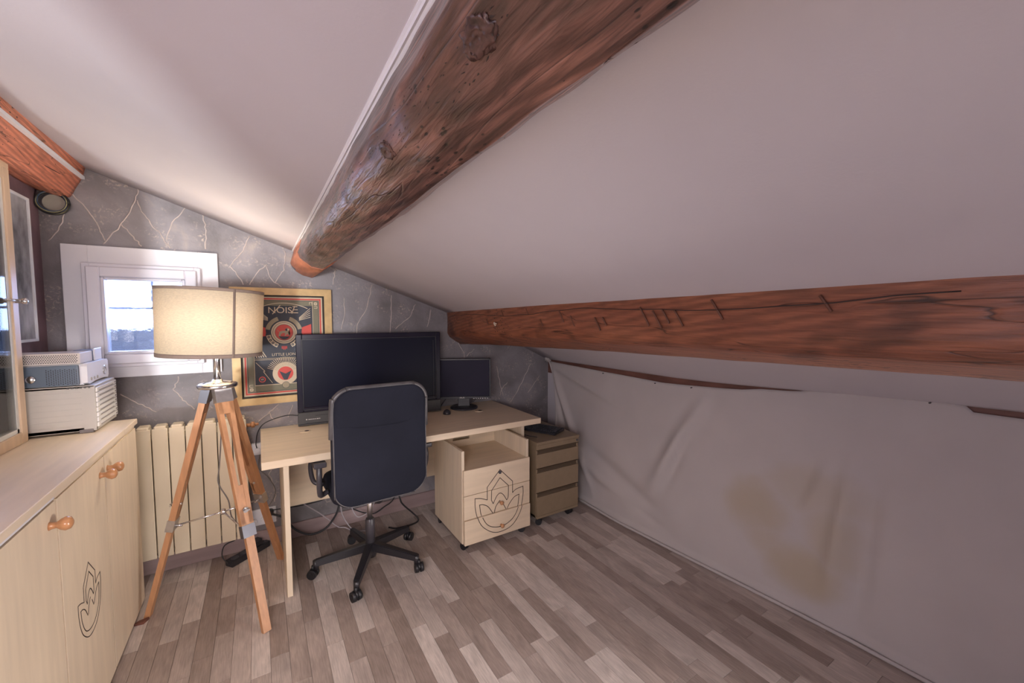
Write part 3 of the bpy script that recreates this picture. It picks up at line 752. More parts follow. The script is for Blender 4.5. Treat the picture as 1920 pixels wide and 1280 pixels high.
# ------------------------------------------------------------------ metal pedestal
pb = thing('metal_drawer_unit', (1.735, 2.43, 0), 'olive beige metal rolling drawer unit beside the sheet with keyboard on top', 'drawer unit')
A0, A1, B0, B1 = 1.555, 1.922, 2.19, 2.70
mb = MB().box(A0, A0+.012, B0, B1, .06, .57, .001).box(A1-.012, A1, B0, B1, .06, .57, .001).box(A0, A1, B1-.012, B1, .06, .57).box(A0, A1, B0+.01, B1, .06, .075)
part('body', mb, 'olive_metal', pb)
part('top_panel', MB().box(A0-.002, A1+.002, B0-.012, B1+.002, .566, .585, .003, seg=2), 'olive_metal', pb)
part('head_panel', MB().box(A0+.002, A1-.002, B0-.010, B0+.004, .534, .565, .001), 'olive_metal', pb)
part('lock', MB().cyl((1.905, B0-.009, .55), (1.905, B0-.014, .55), .008, n=14), 'dark_plate', pb)
for za, zb in ((.408, .532), (.24, .404), (.075, .236)):
    dr = part('drawer', MB().box(A0+.002, A1-.002, B0-.010, B0+.004, za, zb-.030, .0012), 'olive_metal', pb)
    part('grip_groove', MB().prism([(B0+.004, zb-.034), (B0+.002, zb-.034), (B0+.008, zb-.020), (B0+.004, zb-.006), (B0-.009, zb-.003), (B0-.009, zb), (B0+.012, zb), (B0+.012, zb-.034)], 'x', A0+.002, A1-.002), 'olive_groove', dr)
part('plinth', MB().box(A0+.002, A1-.002, B0-.008, B0+.004, .056, .073), 'olive_metal', pb)
for cx_, cy_, rt in ((A0+.045, B0+.02, .8), (A1-.05, B0+.03, .2), (A0+.05, B1-.05, 0), (A1-.05, B1-.05, 0)):
    part('caster', caster(MB(), cx_, cy_, .061, rot=rt), 'castor', pb)
# lotus pedestal's neighbour carries the keyboard
kb = thing('keyboard', (0, 0, 0), 'black computer keyboard lying askew on the metal drawer unit', 'keyboard'); ORG[kb.name] = Vector((0, 0, 0))
part('base', MB().prism([(-.075, 0), (.075, 0), (.075, .022), (-.075, .012)], 'x', -.215, .215), 'black_plastic', kb)
mb = MB()
for r_ in range(6):
    yk = -.060+r_*.0225; zk = .0125+(yk+.075)/.15*.010; xk = -.205
    while xk < .2:
        wk = .017 if not (r_ == 0 and -.09 < xk < -.07) else .10
        mb.box(xk, xk+wk-.003, yk-.009, yk+.008, zk, zk+.006); xk += wk+.001
part('keys', mb, 'key_black', kb, kind='stuff')
kb.location = (1.735, 2.475, .5855); kb.rotation_euler = (0, 0, rad(-65))

# ------------------------------------------------------------------ television
tv = thing('television', (0, 0, 0), 'large flat black television standing on the desk behind the chair', 'television')
Wt, Ht = .925, .578
mb = MB(); ring_(mb, -Wt/2, Wt/2, .085, Ht, .034, -.022, .018, .004); mb.box(-Wt/2+.03, Wt/2-.03, 0, .02, .09, Ht-.02); mb.box(-.33, .33, .015, .045, .12, .5, .01)
part('bezel', mb, 'tv_bezel', tv)
part('inner_edge', ring_(MB(), -Wt/2+.032, Wt/2-.032, .10, Ht-.032, .003, -.0235, -.017, .0005), 'tv_chin', tv)
part('screen', MB().box(-Wt/2+.034, Wt/2-.034, -.016, -.002, .10, Ht-.034), 'tv_screen', tv)
part('chin', MB().box(-Wt/2, Wt/2, -.024, .018, .012, .086, .003).box(-Wt/2, Wt/2, -.030, .02, .004, .013, .002), 'tv_chin', tv)
part('speaker_slot', MB().box(-Wt/2+.10, Wt/2-.10, -.0252, -.0235, .060, .063), 'vent_hole', tv)
mb = MB().box(-.418, -.411, -.0250, -.0238, .037, .044)
for i, (a_, b_) in enumerate([(-.404, -.397), (-.395, -.388), (-.386, -.380), (-.377, -.371), (-.368, -.362), (-.358, -.346), (-.343, -.337)]): mb.box(a_, b_, -.0248, -.0238, .038, .0425)
part('maker_mark', mb, 'brushed_steel', tv, label='small faint pale maker mark')
mb = MB().box(Wt/2-.0545, Wt/2-.053, -.0245, -.023, .10, .52); part('screen_highlight', mb, 'tv_chin', tv)  # highlight drawn as a thin pale strip in front of the screen
tv.location = (.652, 2.824, .7405); tv.rotation_euler = (0, 0, rad(-4.0))

# ------------------------------------------------------------------ monitor
mo = thing('computer_monitor', (0, 0, 0), 'small black computer monitor on round foot at right end of desk', 'monitor')
Wm = .405
mb = ring_(MB(), -Wm/2, Wm/2, .075, .375, .013, -.02, .012, .003); mb.box(-Wm/2, Wm/2, -.0, .03, .08, .37, .006); mb.box(-Wm/2, Wm/2, -.021, .0, .073, .092, .003)
part('bezel', mb, 'black_plastic', mo)
part('screen', MB().box(-Wm/2+.012, Wm/2-.012, -.014, -.001, .09, .363), 'monitor_screen', mo)
mb = MB()
for i in range(7): mb.box(.07+i*.017, .078+i*.017, -.0225, -.0205, .074, .077)
part('buttons', mb, 'brushed_steel', mo)
vs, fs = text_polys('/SUS', .016); mb = MB().add([(v.x*1.25-.014, -.0217, .0775+v.y*.9) for v in vs], fs)
part('maker_mark', mb, 'organiser_front', mo, label='small silver lettering on lower bezel')
part('neck', MB().box(-.045, .045, .0, .03, .012, .12, .004), 'black_plastic', mo)
part('foot', MB().lathe([(.103, .0), (.103, .008), (.09, .013), (.03, .017), (0, .017)], (0, .005, 0), n=40), 'black_plastic', mo)
part('rear_hook', MB().tube([(-.13, .01, .08), (-.15, .0, .05), (-.17, -.01, .02), (-.175, -.015, .004)], .004, 6), 'cord_black', mo)
part('rear_hook', MB().tube([(.05, 0, .03), (.08, .0, .06), (.10, .01, .075)], .004, 6), 'cord_black', mo)
mo.location = (1.295, 2.765, .741); mo.rotation_euler = (0, 0, rad(-26))
for c in mo.children:
    pass
mb = MB(); bm = bmesh.new(); bmesh.ops.create_uvsphere(bm, u_segments=20, v_segments=12, radius=1)
for v in bm.verts: v.co = Vector((1.11+v.co.x*.027, 2.655+v.co.y*.03, .741+max(-.0, v.co.z)*.034+.0))
mb.bm(bm, None, True)
solo('mouse', mb, 'black_plastic', 'small black computer mouse on the desk left of the round monitor foot', 'mouse')

# ------------------------------------------------------------------ office chair (local coords: column at origin, sitter looks +y)
ch = thing('office_chair', (0, 0, 0), 'black high-backed swivel office chair pulled up to the desk', 'chair')
hub = part('hub', MB().lathe([(.0, .055), (.030, .055), (.036, .075), (.036, .125), (.030, .14), (.0, .14)], (0, 0, 0), n=24), 'black_metal', ch)
for k in range(5):
    a = rad(24.5+72*k); d = Vector((math.cos(a), math.sin(a), 0)); u = Vector((-d.y, d.x, 0))
    mb = MB(); p0 = d*.02+Vector((0, 0, .115)); p1 = d*.285+Vector((0, 0, .082))
    for w0, w1, h0, h1, dzz in ((.042, .030, .044, .030, 0),):
        mb.beam(p0, p1, w0, h0, w1, h1, side=u)
    mb.beam(p0+Vector((0, 0, .020)), p1+Vector((0, 0, .014)), .028, .010, .020, .008, side=u)
    mb.cyl(p1+Vector((0, 0, -.03)), p1+Vector((0, 0, .014)), .015, n=14)
    part('base_arm', mb, 'black_metal', ch)
    mb = MB(); c0 = d*.300; ta = a+[.3, 1.2, -.4, .7, -.9][k]; t = Vector((math.cos(ta), math.sin(ta), 0)); s_ = Vector((-t.y, t.x, 0))
    for q in (-1, 1):
        b0 = c0+s_*q*.006+Vector((0, 0, .0265)); b1 = c0+s_*q*.024+Vector((0, 0, .0265))
        mb.cyl(b0, b1, .0265, .0245, n=24); mb.cyl(b1, b1+s_*q*.002, .012, n=14)
    mb.cyl(c0+s_*-.008+Vector((0, 0, .032)), c0+s_*.008+Vector((0, 0, .032)), .022, n=18); mb.cyl(c0+Vector((0, 0, .04)), c0+Vector((0, 0, .07)), .008, n=10)
    part('caster', mb, 'castor', ch)
gl = part('gas_column', MB().lathe([(.026, .12), (.026, .27), (.022, .275), (.022, .278)], (0, 0, 0), n=24), 'arm_plastic', ch)
part('gas_piston', MB().lathe([(.014, .275), (.014, .42)], (0, 0, 0), n=20), 'brushed_steel', ch, label='bare steel piston')
part('mechanism', MB().box(-.07, .07, -.10, .10, .415, .45, .006).tube([(.07, .03, .43), (.16, .04, .425), (.21, .045, .42)], .006, 8), 'black_metal', ch)
def rrect(w_, h, r, n=8):
    P = []
    for cx_, cz_, a0 in ((w_/2-r, h-r, 0), (-w_/2+r, h-r, 90), (-w_/2+r, r, 180), (w_/2-r, r, 270)):
        for k in range(n+1): a = rad(a0+90*k/n); P.append((cx_+r*math.cos(a), cz_+r*math.sin(a)))
    return P
def pillow(mb, prof, depth_fn, ysign=1, rings=((1, 0), (.985, .4), (.95, .8), (.9, 1), (.6, 1.05), (.25, 1.07)), mat=None):
    """rounded slab built of rings; depth_fn(x,z)->y of mid surface"""
    n = len(prof); cx_ = sum(p[0] for p in prof)/n; cz_ = sum(p[1] for p in prof)/n; vs = []
    seq = [(q, -t) for q, t in rings[::-1]]+[(q, t) for q, t in rings[1:]]
    for q, t in seq:
        for X, Z in prof:
            x_ = cx_+(X-cx_)*q; z_ = cz_+(Z-cz_)*q; vs.append((x_, depth_fn(x_, z_)+t*ysign, z_))
    m_ = len(seq)
    mb.add(vs, [(i*n+k, i*n+(k+1) % n, (i+1)*n+(k+1) % n, (i+1)*n+k) for i in range(m_-1) for k in range(n)], mat, True)
    mb.add(vs, [tuple(range(n)), tuple((m_-1)*n+k for k in range(n))], mat, True); return mb
# backrest: shell leaning slightly back, curved
def bdep(x_, z_): return -.235-.10*max(0, (z_-.50))*.35+.25*x_*x_-.02*math.exp(-((z_-.62)/.13)**2)
bp_ = [(x_, z_+.475) for x_, z_ in rrect(.485, .605, .095, 9)]
back = part('backrest', pillow(MB(), bp_, bdep, .030, rings=((1, 0), (.992, .45), (.97, .85), (.93, 1), (.7, 1.02), (.3, 1.03))), 'chair_fabric', ch)
# vinyl rim and upper hood
def rim_pts(inset, zmin):
    P = [(x_*(1-inset), .475+.3025+(z_-.3025)*(1-inset)) for x_, z_ in rrect(.485, .605, .095, 9)]
    return P
P = rim_pts(.0, 0)
mb = MB(); up = [p for p in P]
up = up[0:20]     # top-right round over to top-left
start = [(P[0][0], .80)]; end = [(P[19][0], .80)]
path = [(.2425, .84), *[p for p in P[:18]], (-.2425, .84)]
mb.tube([(x_*.985, bdep(x_, z_)-.014, (.7775+(z_-.7775)*.985)) for x_, z_ in path], .0145, 12, sub=3)
part('hood_rim', mb, 'chair_vinyl', back, label='worn glossy vinyl edge')
hp = [(x_, z_) for x_, z_ in [(p[0]*.985, p[1]-.004) for p in P[:18]]]
hp = hp+[(-.236, .885), (-.08, .875), (.08, .872), (.236, .885)]
part('hood', pillow(MB(), hp, bdep, .034, rings=((1, 0), (.995, .5), (.97, .95), (.9, 1.0), (.5, 1.01))), 'chair_fabric', back, label='smooth upper hood panel')
mb = MB().tube([(x_, bdep(x_, z_)-.024, z_) for x_, z_ in [(p[0]*.965, .7775+(p[1]-.7775)*.965) for p in bp_[18:]+bp_[:1]]], .004, 6, sub=2)
part('piping', mb, 'chair_vinyl', back)
mb = MB(); sp2 = rrect(.43, .46, .10, 7)
n = len(sp2); vs = []
for q, zz in ((.90, .45), (1, .465), (1.01, .49), (.97, .515), (.85, .525), (.4, .528)):
    for X, Yy in sp2: vs.append((X*q, (Yy-.23)*q+.03, zz))
mb.add(vs, [(i*n+k, i*n+(k+1) % n, (i+1)*n+(k+1) % n, (i+1)*n+k) for i in range(5) for k in range(n)], None, True); mb.add(vs, [tuple(range(n)), tuple(5*n+k for k in range(n))])
part('seat', mb, 'chair_fabric', ch)
for s_, xo in ((-1, 0), (1, .018)):
    am = part('armrest', MB().tube([(s_*.225, -.03, .50), (xo+s_*.262, -.06, .50), (xo+s_*.275, -.105, .55), (xo+s_*.278, -.125, .62), (xo+s_*.275, -.11, .675)], .014, 8)
              .tube([(s_*.225, .08, .50), (xo+s_*.27, .10, .52), (xo+s_*.285, .10, .60), (xo+s_*.280, .06, .675)], .012, 8), 'arm_plastic', ch)
    part('arm_pad', MB().box(xo+s_*.275-.030, xo+s_*.275+.030, -.15, .10, .672, .698, .010, seg=3), 'arm_plastic', am)
part('spine', MB().tube([(0, -.05, .44), (0, -.15, .44), (0, -.21, .48), (0, -.215, .60)], .018, 8), 'black_metal', ch)
ch.location = (.505, 2.352, 0); ch.rotation_euler = (0, 0, rad(3))

# ------------------------------------------------------------------ tripod lamp
LX, LY = -.180, 2.426
lp = thing('tripod_lamp', (LX, LY, 0), 'wooden surveyor-style tripod floor lamp with linen drum shade before the window', 'floor lamp')
FEET = [(-.494, 2.496), (-.015, 2.089), (.067, 2.693)]
zt = 1.06
for i, (fx, fy) in enumerate(FEET):
    f = Vector((fx, fy, 0)); d = (f-Vector((LX, LY, 0))).normalized(); sd = Vector((-d.y, d.x, 0))
    top = Vector((LX, LY, zt))+d*.045; axis = f-top
    P = lambda t: top+axis*t
    leg = part('leg', MB().beam(P(.40), P(1.0)+Vector((0, 0, .0)), .036, .022, .034, .022, side=sd), 'tripod_wood', lp)
    mb = MB()
    for q in (-1, 1): mb.beam(P(.02)+sd*q*.024, P(.56)+sd*q*.017, .021, .026, .018, .026, side=sd)
    mb.beam(P(.0), P(.09), .068, .026, .064, .026, side=sd); mb.beam(P(.50), P(.575), .052, .026, .050, .026, side=sd)
    part('slotted_rail', mb, 'tripod_wood', leg)
    part('metal_cuff', MB().beam(P(.565), P(.615), .056, .032, side=sd), 'dark_plate' if i == 1 else 'brushed_steel', leg)
    mb = MB().cyl(P(.50)+d*-.016, P(.50)+d*.030, .006, n=12).cyl(P(.50)+d*.014, P(.50)+d*.020, .013, n=12)
    mb.beam(P(.50)+d*.026+sd*-.014, P(.50)+d*.026+sd*.014, .006, .006, side=d); part('wing_nut', mb, 'chrome', leg)
    part('head_bracket', MB().beam(P(-.045), P(.04), .072, .036, side=sd), 'dark_plate' if i == 0 else 'brushed_steel', leg)
    # spreader arm
    j = P(.60)-d*.012; c0 = Vector((LX, LY, .462))
    part('spreader_arm', MB().cyl(c0, j, .0042, n=8).cyl(j-d*.03, j, .007, n=8), 'chrome', lp)
part('spreader_joint', MB().lathe([(0, .450), (.012, .452), (.014, .462), (.010, .474), (0, .476)], (LX, LY, 0), n=16), 'chrome', lp)
part('head_plate', MB().lathe([(0, 1.085), (.078, 1.085), (.082, 1.090), (.082, 1.102), (.072, 1.108), (.024, 1.112), (.02, 1.125), (0, 1.125)], (LX, LY, 0), n=30), 'chrome', lp)
part('stem', MB().cyl((LX, LY, 1.12), (LX, LY, 1.34), .0145, n=20).lathe([(.02, 1.30), (.022, 1.33), (.018, 1.365), (0, 1.365)], (LX, LY, 0), n=16), 'chrome', lp)
part('bulb', MB().lathe([(.010, 1.36), (.013, 1.375), (.028, 1.41), (.030, 1.43), (.022, 1.455), (0, 1.465)], (LX, LY, 0), n=20), 'bulb', lp)
SR0, SR1, SZ0, SZ1 = .198, .212, 1.245, 1.555
# the shade hangs slightly tilted
SH = Matrix.Translation((LX-.012, LY, 1.40)) @ Matrix.Rotation(rad(2.2), 4, Vector((-.07, 1, 0))) @ Matrix.Translation((-LX, -LY, -1.40))
def shadeobj(name, prof, matn, parent, a0=0, a1=360, n=72, label=None):
    mb = MB(); vs = []
    for r_, z_ in prof:
        for k in range(n+1):
            a = rad(a0+(a1-a0)*k/n); vs.append(SH @ Vector((LX+r_*math.cos(a), LY+r_*math.sin(a), z_)))
    m_ = len(prof)
    mb.add(vs, [(i*(n+1)+k, i*(n+1)+k+1, ((i+1) % m_)*(n+1)+k+1, ((i+1) % m_)*(n+1)+k) for i in range(m_) for k in range(n)], None, True)
    if a1-a0 < 360: mb.add(vs, [tuple(i*(n+1) for i in range(m_)), tuple(i*(n+1)+n for i in range(m_))])
    return part(name, mb, matn, parent, label)
shd = shadeobj('lamp_shade', [(.208, SZ0), (.214, SZ1), (.2128, SZ1), (.2068, SZ0)], 'linen', lp)
shadeobj('shade_band', [(.2094, SZ0-.003), (.2098, SZ0+.015), (.2056, SZ0+.015), (.2054, SZ0-.003)], 'shade_trim', shd)
shadeobj('shade_band', [(.2150, SZ1-.011), (.2153, SZ1+.003), (.2120, SZ1+.003), (.2117, SZ1-.011)], 'shade_trim', shd)
shadeobj('shade_seam', [(.2099, SZ0), (.2158, SZ1), (.2138, SZ1), (.2078, SZ0)], 'shade_trim', shd, -64.2, -61.6, 4)
mb = MB()
for k in range(3):
    a = rad(90+120*k); mb.cyl(SH @ Vector((LX, LY, 1.33)), SH @ Vector((LX+.206*math.cos(a), LY+.206*math.sin(a), 1.27)), .002, n=6)
part('shade_spider', mb, 'chrome', shd)
ld = bpy.data.lights.new('bulb_light', 'POINT'); ld.energy = 10; ld.color = (1, .88, .73); ld.shadow_soft_size = .045
lo = bpy.data.objects.new('bulb_light', ld); COL.objects.link(lo); lo.location = (LX, LY, 1.425)
part('power_cord', MB().tube([(-.165, 2.44, 1.09), (-.16, 2.48, .97), (-.18, 2.52, .84), (-.19, 2.55, .735), (-.20, 2.58, .64), (-.208, 2.6, .55), (-.17, 2.62, .44), (-.16, 2.64, .34), (-.125, 2.68, .25), (-.10, 2.72, .10), (-.09, 2.75, .012)], .0032, 7), 'cord_grey', lp)

# ------------------------------------------------------------------ framed poster
ps = thing('framed_poster', (.13, YW, .89), 'poster in gold frame on the rock wall, black cream and red, partly behind lamp shade', 'poster')
px0, px1, pz0, pz1 = -.141, .407, .893, 1.603; yb, yf = YW-.002, YW-.034
fw = .043
for nm, poly in (('rail', [(px0, pz1), (px1, pz1), (px1-fw, pz1-fw), (px0+fw, pz1-fw)]), ('rail', [(px0, pz0), (px0+fw, pz0+fw), (px1-fw, pz0+fw), (px1, pz0)]),
                 ('stile', [(px0, pz0), (px0, pz1), (px0+fw, pz1-fw), (px0+fw, pz0+fw)]), ('stile', [(px1, pz0), (px1-fw, pz0+fw), (px1-fw, pz1-fw), (px1, pz1)])):
    part('frame_'+nm, MB().prism(poly, 'y', yf, yb), 'frame_gold', ps)
ix0, ix1, iz0, iz1 = px0+fw, px1-fw, pz0+fw, pz1-fw
part('frame_lip', ring_(MB(), ix0-.001, ix1+.001, iz0-.001, iz1+.001, .010, yf+.012, yf+.024, .001), 'frame_inner', ps)
PY = YW-.012
pr_ = MB(); lay = [0]
def flat(poly, mt, up=True):
    if up: lay[0] += 1
    y = PY-lay[0]*.00006
    pr_.add([(p[0], y, p[1]) for p in poly], [tuple(range(len(poly)))], mt)
def rect(a0, a1, b0, b1, mt): flat([(a0, b0), (a1, b0), (a1, b1), (a0, b1)], mt)
def disc(cx_, cz_, r, mt, n=40, rz=None): flat([(cx_+r*math.cos(2*PI*k/n), cz_+(rz or r)*math.sin(2*PI*k/n)) for k in range(n)], mt)
def arcband(cx_, cz_, r0, r1, a0, a1, mt, n=14):
    lay[0] += 1
    for k in range(n):
        A_, B_ = rad(a0+(a1-a0)*k/n), rad(a0+(a1-a0)*(k+1)/n)
        flat([(cx_+r0*math.cos(A_), cz_+r0*math.sin(A_)), (cx_+r1*math.cos(A_), cz_+r1*math.sin(A_)), (cx_+r1*math.cos(B_), cz_+r1*math.sin(B_)), (cx_+r0*math.cos(B_), cz_+r0*math.sin(B_))], mt, False)
def line(a, b_, wd, mt):
    d = Vector((b_[0]-a[0], b_[1]-a[1])).normalized()*wd/2; flat([(a[0]-d.y, a[1]+d.x), (b_[0]-d.y, b_[1]+d.x), (b_[0]+d.y, b_[1]-d.x), (a[0]+d.y, a[1]-d.x)], mt)
c_x = (ix0+ix1)/2
rect(ix0, ix1, iz0, iz1, 'ink_olive')
for ins, mt in ((.010, 'ink_cream'), (.018, 'ink_red'), (.027, 'ink_cream'), (.0285, 'ink_olive'), (.032, 'ink_dark')): rect(ix0+ins, ix1-ins, iz0+ins, iz1-ins, mt)
bx0, bx1, bz0, bz1 = ix0+.034, ix1-.034, iz0+.034, iz1-.034
rect(bx0, bx1, bz0, bz1, 'ink_olive'); rect(bx0+.034, bx1-.034, bz0+.034, bz1-.03, 'ink_dark')
for s_ in (-1, 1):      # corner key ornaments
    xe = bx0 if s_ < 0 else bx1
    for zc in (bz1-.015, bz0+.015):
        disc(xe-s_*.015, zc, .010, 'ink_cream', 20); line((xe-s_*.015-.008, zc), (xe-s_*.015+.008, zc), .0025, 'ink_olive'); line((xe-s_*.015, zc-.008), (xe-s_*.015, zc+.008), .0025, 'ink_olive')
    for zc, q in ((bz1-.032, -1), (bz0+.032, 1)):
        for k in range(2):
            line((xe-s_*.006, zc+q*k*.012), (xe-s_*.024, zc+q*k*.012), .0028, 'ink_cream')
        line((xe-s_*.006, zc), (xe-s_*.006, zc+q*.012), .0028, 'ink_cream')
        zz = bz1-.010 if q < 0 else bz0+.010; xa = xe-s_*.036
        line((xa, zz-.010), (xa, zz+.004), .0028, 'ink_cream'); line((xa-s_*.014, zz-.010), (xa-s_*.014, zz+.004), .0028, 'ink_cream'); line((xa, zz+.004), (xa-s_*.014, zz+.004), .0028, 'ink_cream')
    line((xe-s_*.034, bz0), (xe-s_*.034, bz1), .0024, 'ink_cream')
arcband(c_x, bz1-.30, .285, .289, 62, 118, 'ink_cream')
# title, three-line fan rays, roundel and wreath
TZ = bz1-.075
vs, fs = text_polys('NOIS', .058)
lay[0] += 2; pr_.add([(c_x-.018+v.x*1.0, PY-lay[0]*.00006, TZ+v.y*.92) for v in vs], fs, 'ink_cream')
vx = [v.x for v in vs]; xr = c_x-.018+max(vx)*1.0
for k in range(3): line((xr+.004, TZ+k*.019+.002), (xr+.034-.002*k, TZ+k*.019+.002), .005, 'ink_cream')
line((xr-.002, TZ-.004), (xr+.016, TZ+.044), .005, 'ink_cream')
line((c_x-.060, TZ-.007), (c_x-.016, TZ+.049), .0045, 'ink_cream')
RZ = TZ-.120
for s_ in (-1, 1):
    for k in range(5):
        a0 = (c_x+s_*.085, TZ-.030-.004*k); a1 = (c_x+s_*.150, TZ+.030-.014*k); line(a0, a1, .003, 'ink_cream')
    flat([(c_x+s_*.095, RZ-.02), (c_x+s_*.153, RZ-.03), (c_x+s_*.153, RZ+.05), (c_x+s_*.10, RZ+.03)], 'ink_red')
    arcband(c_x, RZ, .078, .102, 90-s_*78, 90-s_*20, 'ink_tan'); arcband(c_x, RZ-.004, .072, .100, -90+s_*88, -90+s_*22, 'ink_dark'); arcband(c_x, RZ-.004, .074, .098, -90+s_*82, -90+s_*25, 'ink_cream')
    for k in range(4):
        a = rad(-90+s_*(32+14*k)); disc(c_x+.086*math.cos(a), RZ-.004+.086*math.sin(a), .0075, 'ink_dark', 14); disc(c_x+.086*math.cos(a), RZ-.004+.086*math.sin(a), .003, 'ink_cream', 10)
disc(c_x, RZ, .070, 'ink_cream', 48); disc(c_x, RZ, .062, 'ink_dark', 48); disc(c_x, RZ, .060, 'ink_cream', 48); disc(c_x, RZ, .050, 'ink_dark', 48); disc(c_x, RZ, .048, 'ink_red', 48)
flat([(c_x+.036*math.cos(rad(a)), RZ+.036*1.25*math.sin(rad(a))) for a in range(212, 329, 8)], 'ink_dark')
# plain walking big cat
cat = [(-.032, -.020), (-.028, -.004), (-.026, .006), (-.012, .012), (.006, .012), (.010, .026), (.020, .030), (.030, .022), (.032, .012), (.024, .006), (.024, -.006), (.032, -.018), (.026, -.020), (.016, -.006), (.008, -.020), (.002, -.020), (.006, -.004), (-.008, -.002), (-.018, -.010), (-.022, -.022), (-.028, -.022)]
lay[0] += 2
cz_o = [(c_x+a, RZ+b_-.002) for a, b_ in cat]
bm = bmesh.new(); f_ = bm.faces.new([bm.verts.new((p[0], PY-lay[0]*.00006, p[1])) for p in cz_o]); bmesh.ops.triangulate(bm, faces=[f_]); pr_.bm(bm, 'ink_tan')
line((c_x-.030, RZ+.004), (c_x-.036, RZ+.016), .003, 'ink_tan')
disc(c_x+.014, RZ+.016, .008, 'ink_dark', 14); disc(c_x+.023, RZ+.016, .006, 'ink_cream', 14)
for k in range(4): flat([(c_x-.016+k*.008, RZ-.086), (c_x-.011+k*.008, RZ-.086), (c_x-.011+k*.008, RZ-.110+abs(k-1.5)*.005), (c_x-.016+k*.008, RZ-.110+abs(k-1.5)*.005)], 'ink_red')
LZ = RZ-.145
vs, fs = text_polys('LITTLE LIONS', .024); lay[0] += 1
pr_.add([(c_x+v.x*.98, PY-lay[0]*.00006, LZ+v.y) for v in vs], fs, 'ink_cream')
for s_ in (-1, 1):
    for k in range(5): line((c_x+s_*(.100+.0125*k), LZ-.006), (c_x+s_*(.128+.006*k), LZ+.046-.005*k), .0045, 'ink_cream')
line((bx0+.034, LZ-.014), (bx1-.034, LZ-.014), .004, 'ink_tan'); line((bx0+.034, LZ-.022), (bx1-.034, LZ-.022), .002, 'ink_cream')
SZc = bz0+.105
for k in range(-11, 12):
    a = rad(90+k*6.2); line((c_x+.062*math.cos(a), SZc+.062*math.sin(a)), (c_x+.105*math.cos(a), SZc+.105*math.sin(a)), .0032, 'ink_cream')
disc(c_x, SZc, .070, 'ink_cream', 44)
for k in range(-8, 9): a = rad(90+k*8); line((c_x+.048*math.cos(a), SZc+.048*math.sin(a)), (c_x+.067*math.cos(a), SZc+.067*math.sin(a)), .0018, 'ink_tan')
disc(c_x, SZc, .043, 'ink_red', 40); flat([(c_x-.010, SZc-.040), (c_x+.010, SZc-.040), (c_x+.034, SZc+.016), (c_x, SZc-.002), (c_x-.034, SZc+.016)], 'ink_dark')
rect(bx0+.034, bx1-.034, bz0+.034, bz0+.042, 'ink_cream'); rect(bx0+.034, bx1-.034, bz0+.002, bz0+.038, 'ink_olive'); disc(c_x, bz0+.032, .021, 'ink_dark', 24); disc(c_x, bz0+.032, .019, 'ink_tan', 24)
for s_ in (-1, 1):
    q = c_x+s_*.118; line((c_x+s_*.155, SZc+.075), (c_x+s_*.110, SZc+.020), .003, 'ink_cream'); line((c_x+s_*.110, SZc+.020), (c_x+s_*.118, SZc+.018), .003, 'ink_cream'); line((c_x+s_*.118, SZc+.018), (c_x+s_*.072, SZc-.055), .003, 'ink_cream')
    disc(c_x+s_*.125, SZc-.030, .018, 'ink_red', 26); disc(c_x+s_*.125, SZc-.030, .013, 'ink_dark', 26)
vs, fs = text_polys('YF', .015); lay[0] += 1; pr_.add([(c_x-.125+v.x, PY-lay[0]*.00006, SZc-.035+v.y) for v in vs], fs, 'ink_cream')
xsv = [v for v in pr_.v]
o = bpy.data.objects.new('print', None); bpy.data.objects.remove(o)
me = pr_.mesh('print', None, ORG[ps.name], fix=False); o = bpy.data.objects.new('print', me); COL.objects.link(o); o.parent = ps; ORG[o.name] = ORG[ps.name]
part('glass', MB().box(ix0, ix1, yf+.012, yf+.0135, iz0, iz1), 'picture_glass', ps)

# ------------------------------------------------------------------ left cabinets and worktop
XF = -.53
part_ = None
WT = solo('worktop', MB().box(-.888, XF+.006, 2.43, 2.655, .903, .928, .002).box(-1.148, XF+.006, -.9, 2.431, .903, .928, .002), 'maple_y', 'long pale worktop over the maple cabinets along the left wall', 'worktop')
def door(parent, y0, y1, knob_y=None, emb=False, z0=.02, z1=.886):
    d = part('door', MB().box(XF-.018, XF, y0+.0022, y1-.0022, z0, z1, .0003), 'maple_z', parent)
    if knob_y:
        part('knob', MB().lathe([(.0125, 0), (.0095, .006), (.009, .016), (.016, .024), (.020, .034), (.017, .044), (.008, .049), (0, .050)], (XF, knob_y, .828), 'x', 22), 'knob_wood', d)
    if emb:
        cur = None
        for a, b_ in ESEG:
            if cur is not None and (last-a).length > 1e-5: part('emblem_line', cur, 'groove_line', d); cur = None
            if cur is None: cur = MB()
            strip_seg(cur, a, b_, .0046, lambda u, v, h: (XF+h+.0001, 1.932+(u-1.253)*.62, .326+(v-.076)*.64)); last = b_
        part('emblem_line', cur, 'groove_line', d)
    return d
cb2 = thing('two_door_cabinet', (-.71, 2.17, 0), 'maple cabinet with two doors and a lotus house emblem beside the radiator', 'cabinet')
part('carcass', MB().box(-.888, XF-.06, 2.43, 2.622, .02, .902).box(-1.148, XF-.06, 1.74, 2.43, .02, .902), 'maple_z', cb2)
for y_ in (1.722, 2.622): part('side_panel', MB().box(-.888, XF-.045, y_, y_+.018, .02, .902), 'maple_z', cb2)
part('rail', MB().box(XF-.02, XF-.004, 1.722, 2.64, .888, .902), 'maple_y', cb2)
door(cb2, 1.722, 2.158, 2.085+.02, True); door(cb2, 2.160, 2.64, 2.195)
part('plinth', MB().box(-.85, XF-.04, 1.73, 2.60, 0, .02), 'maple_y', cb2)
cb1 = thing('near_cabinet', (-.71, 1.3, 0), 'nearest plain maple cabinet at the left edge of the room', 'cabinet')
part('carcass', MB().box(-1.148, XF-.06, .568, 1.70, .02, .902), 'maple_z', cb1)
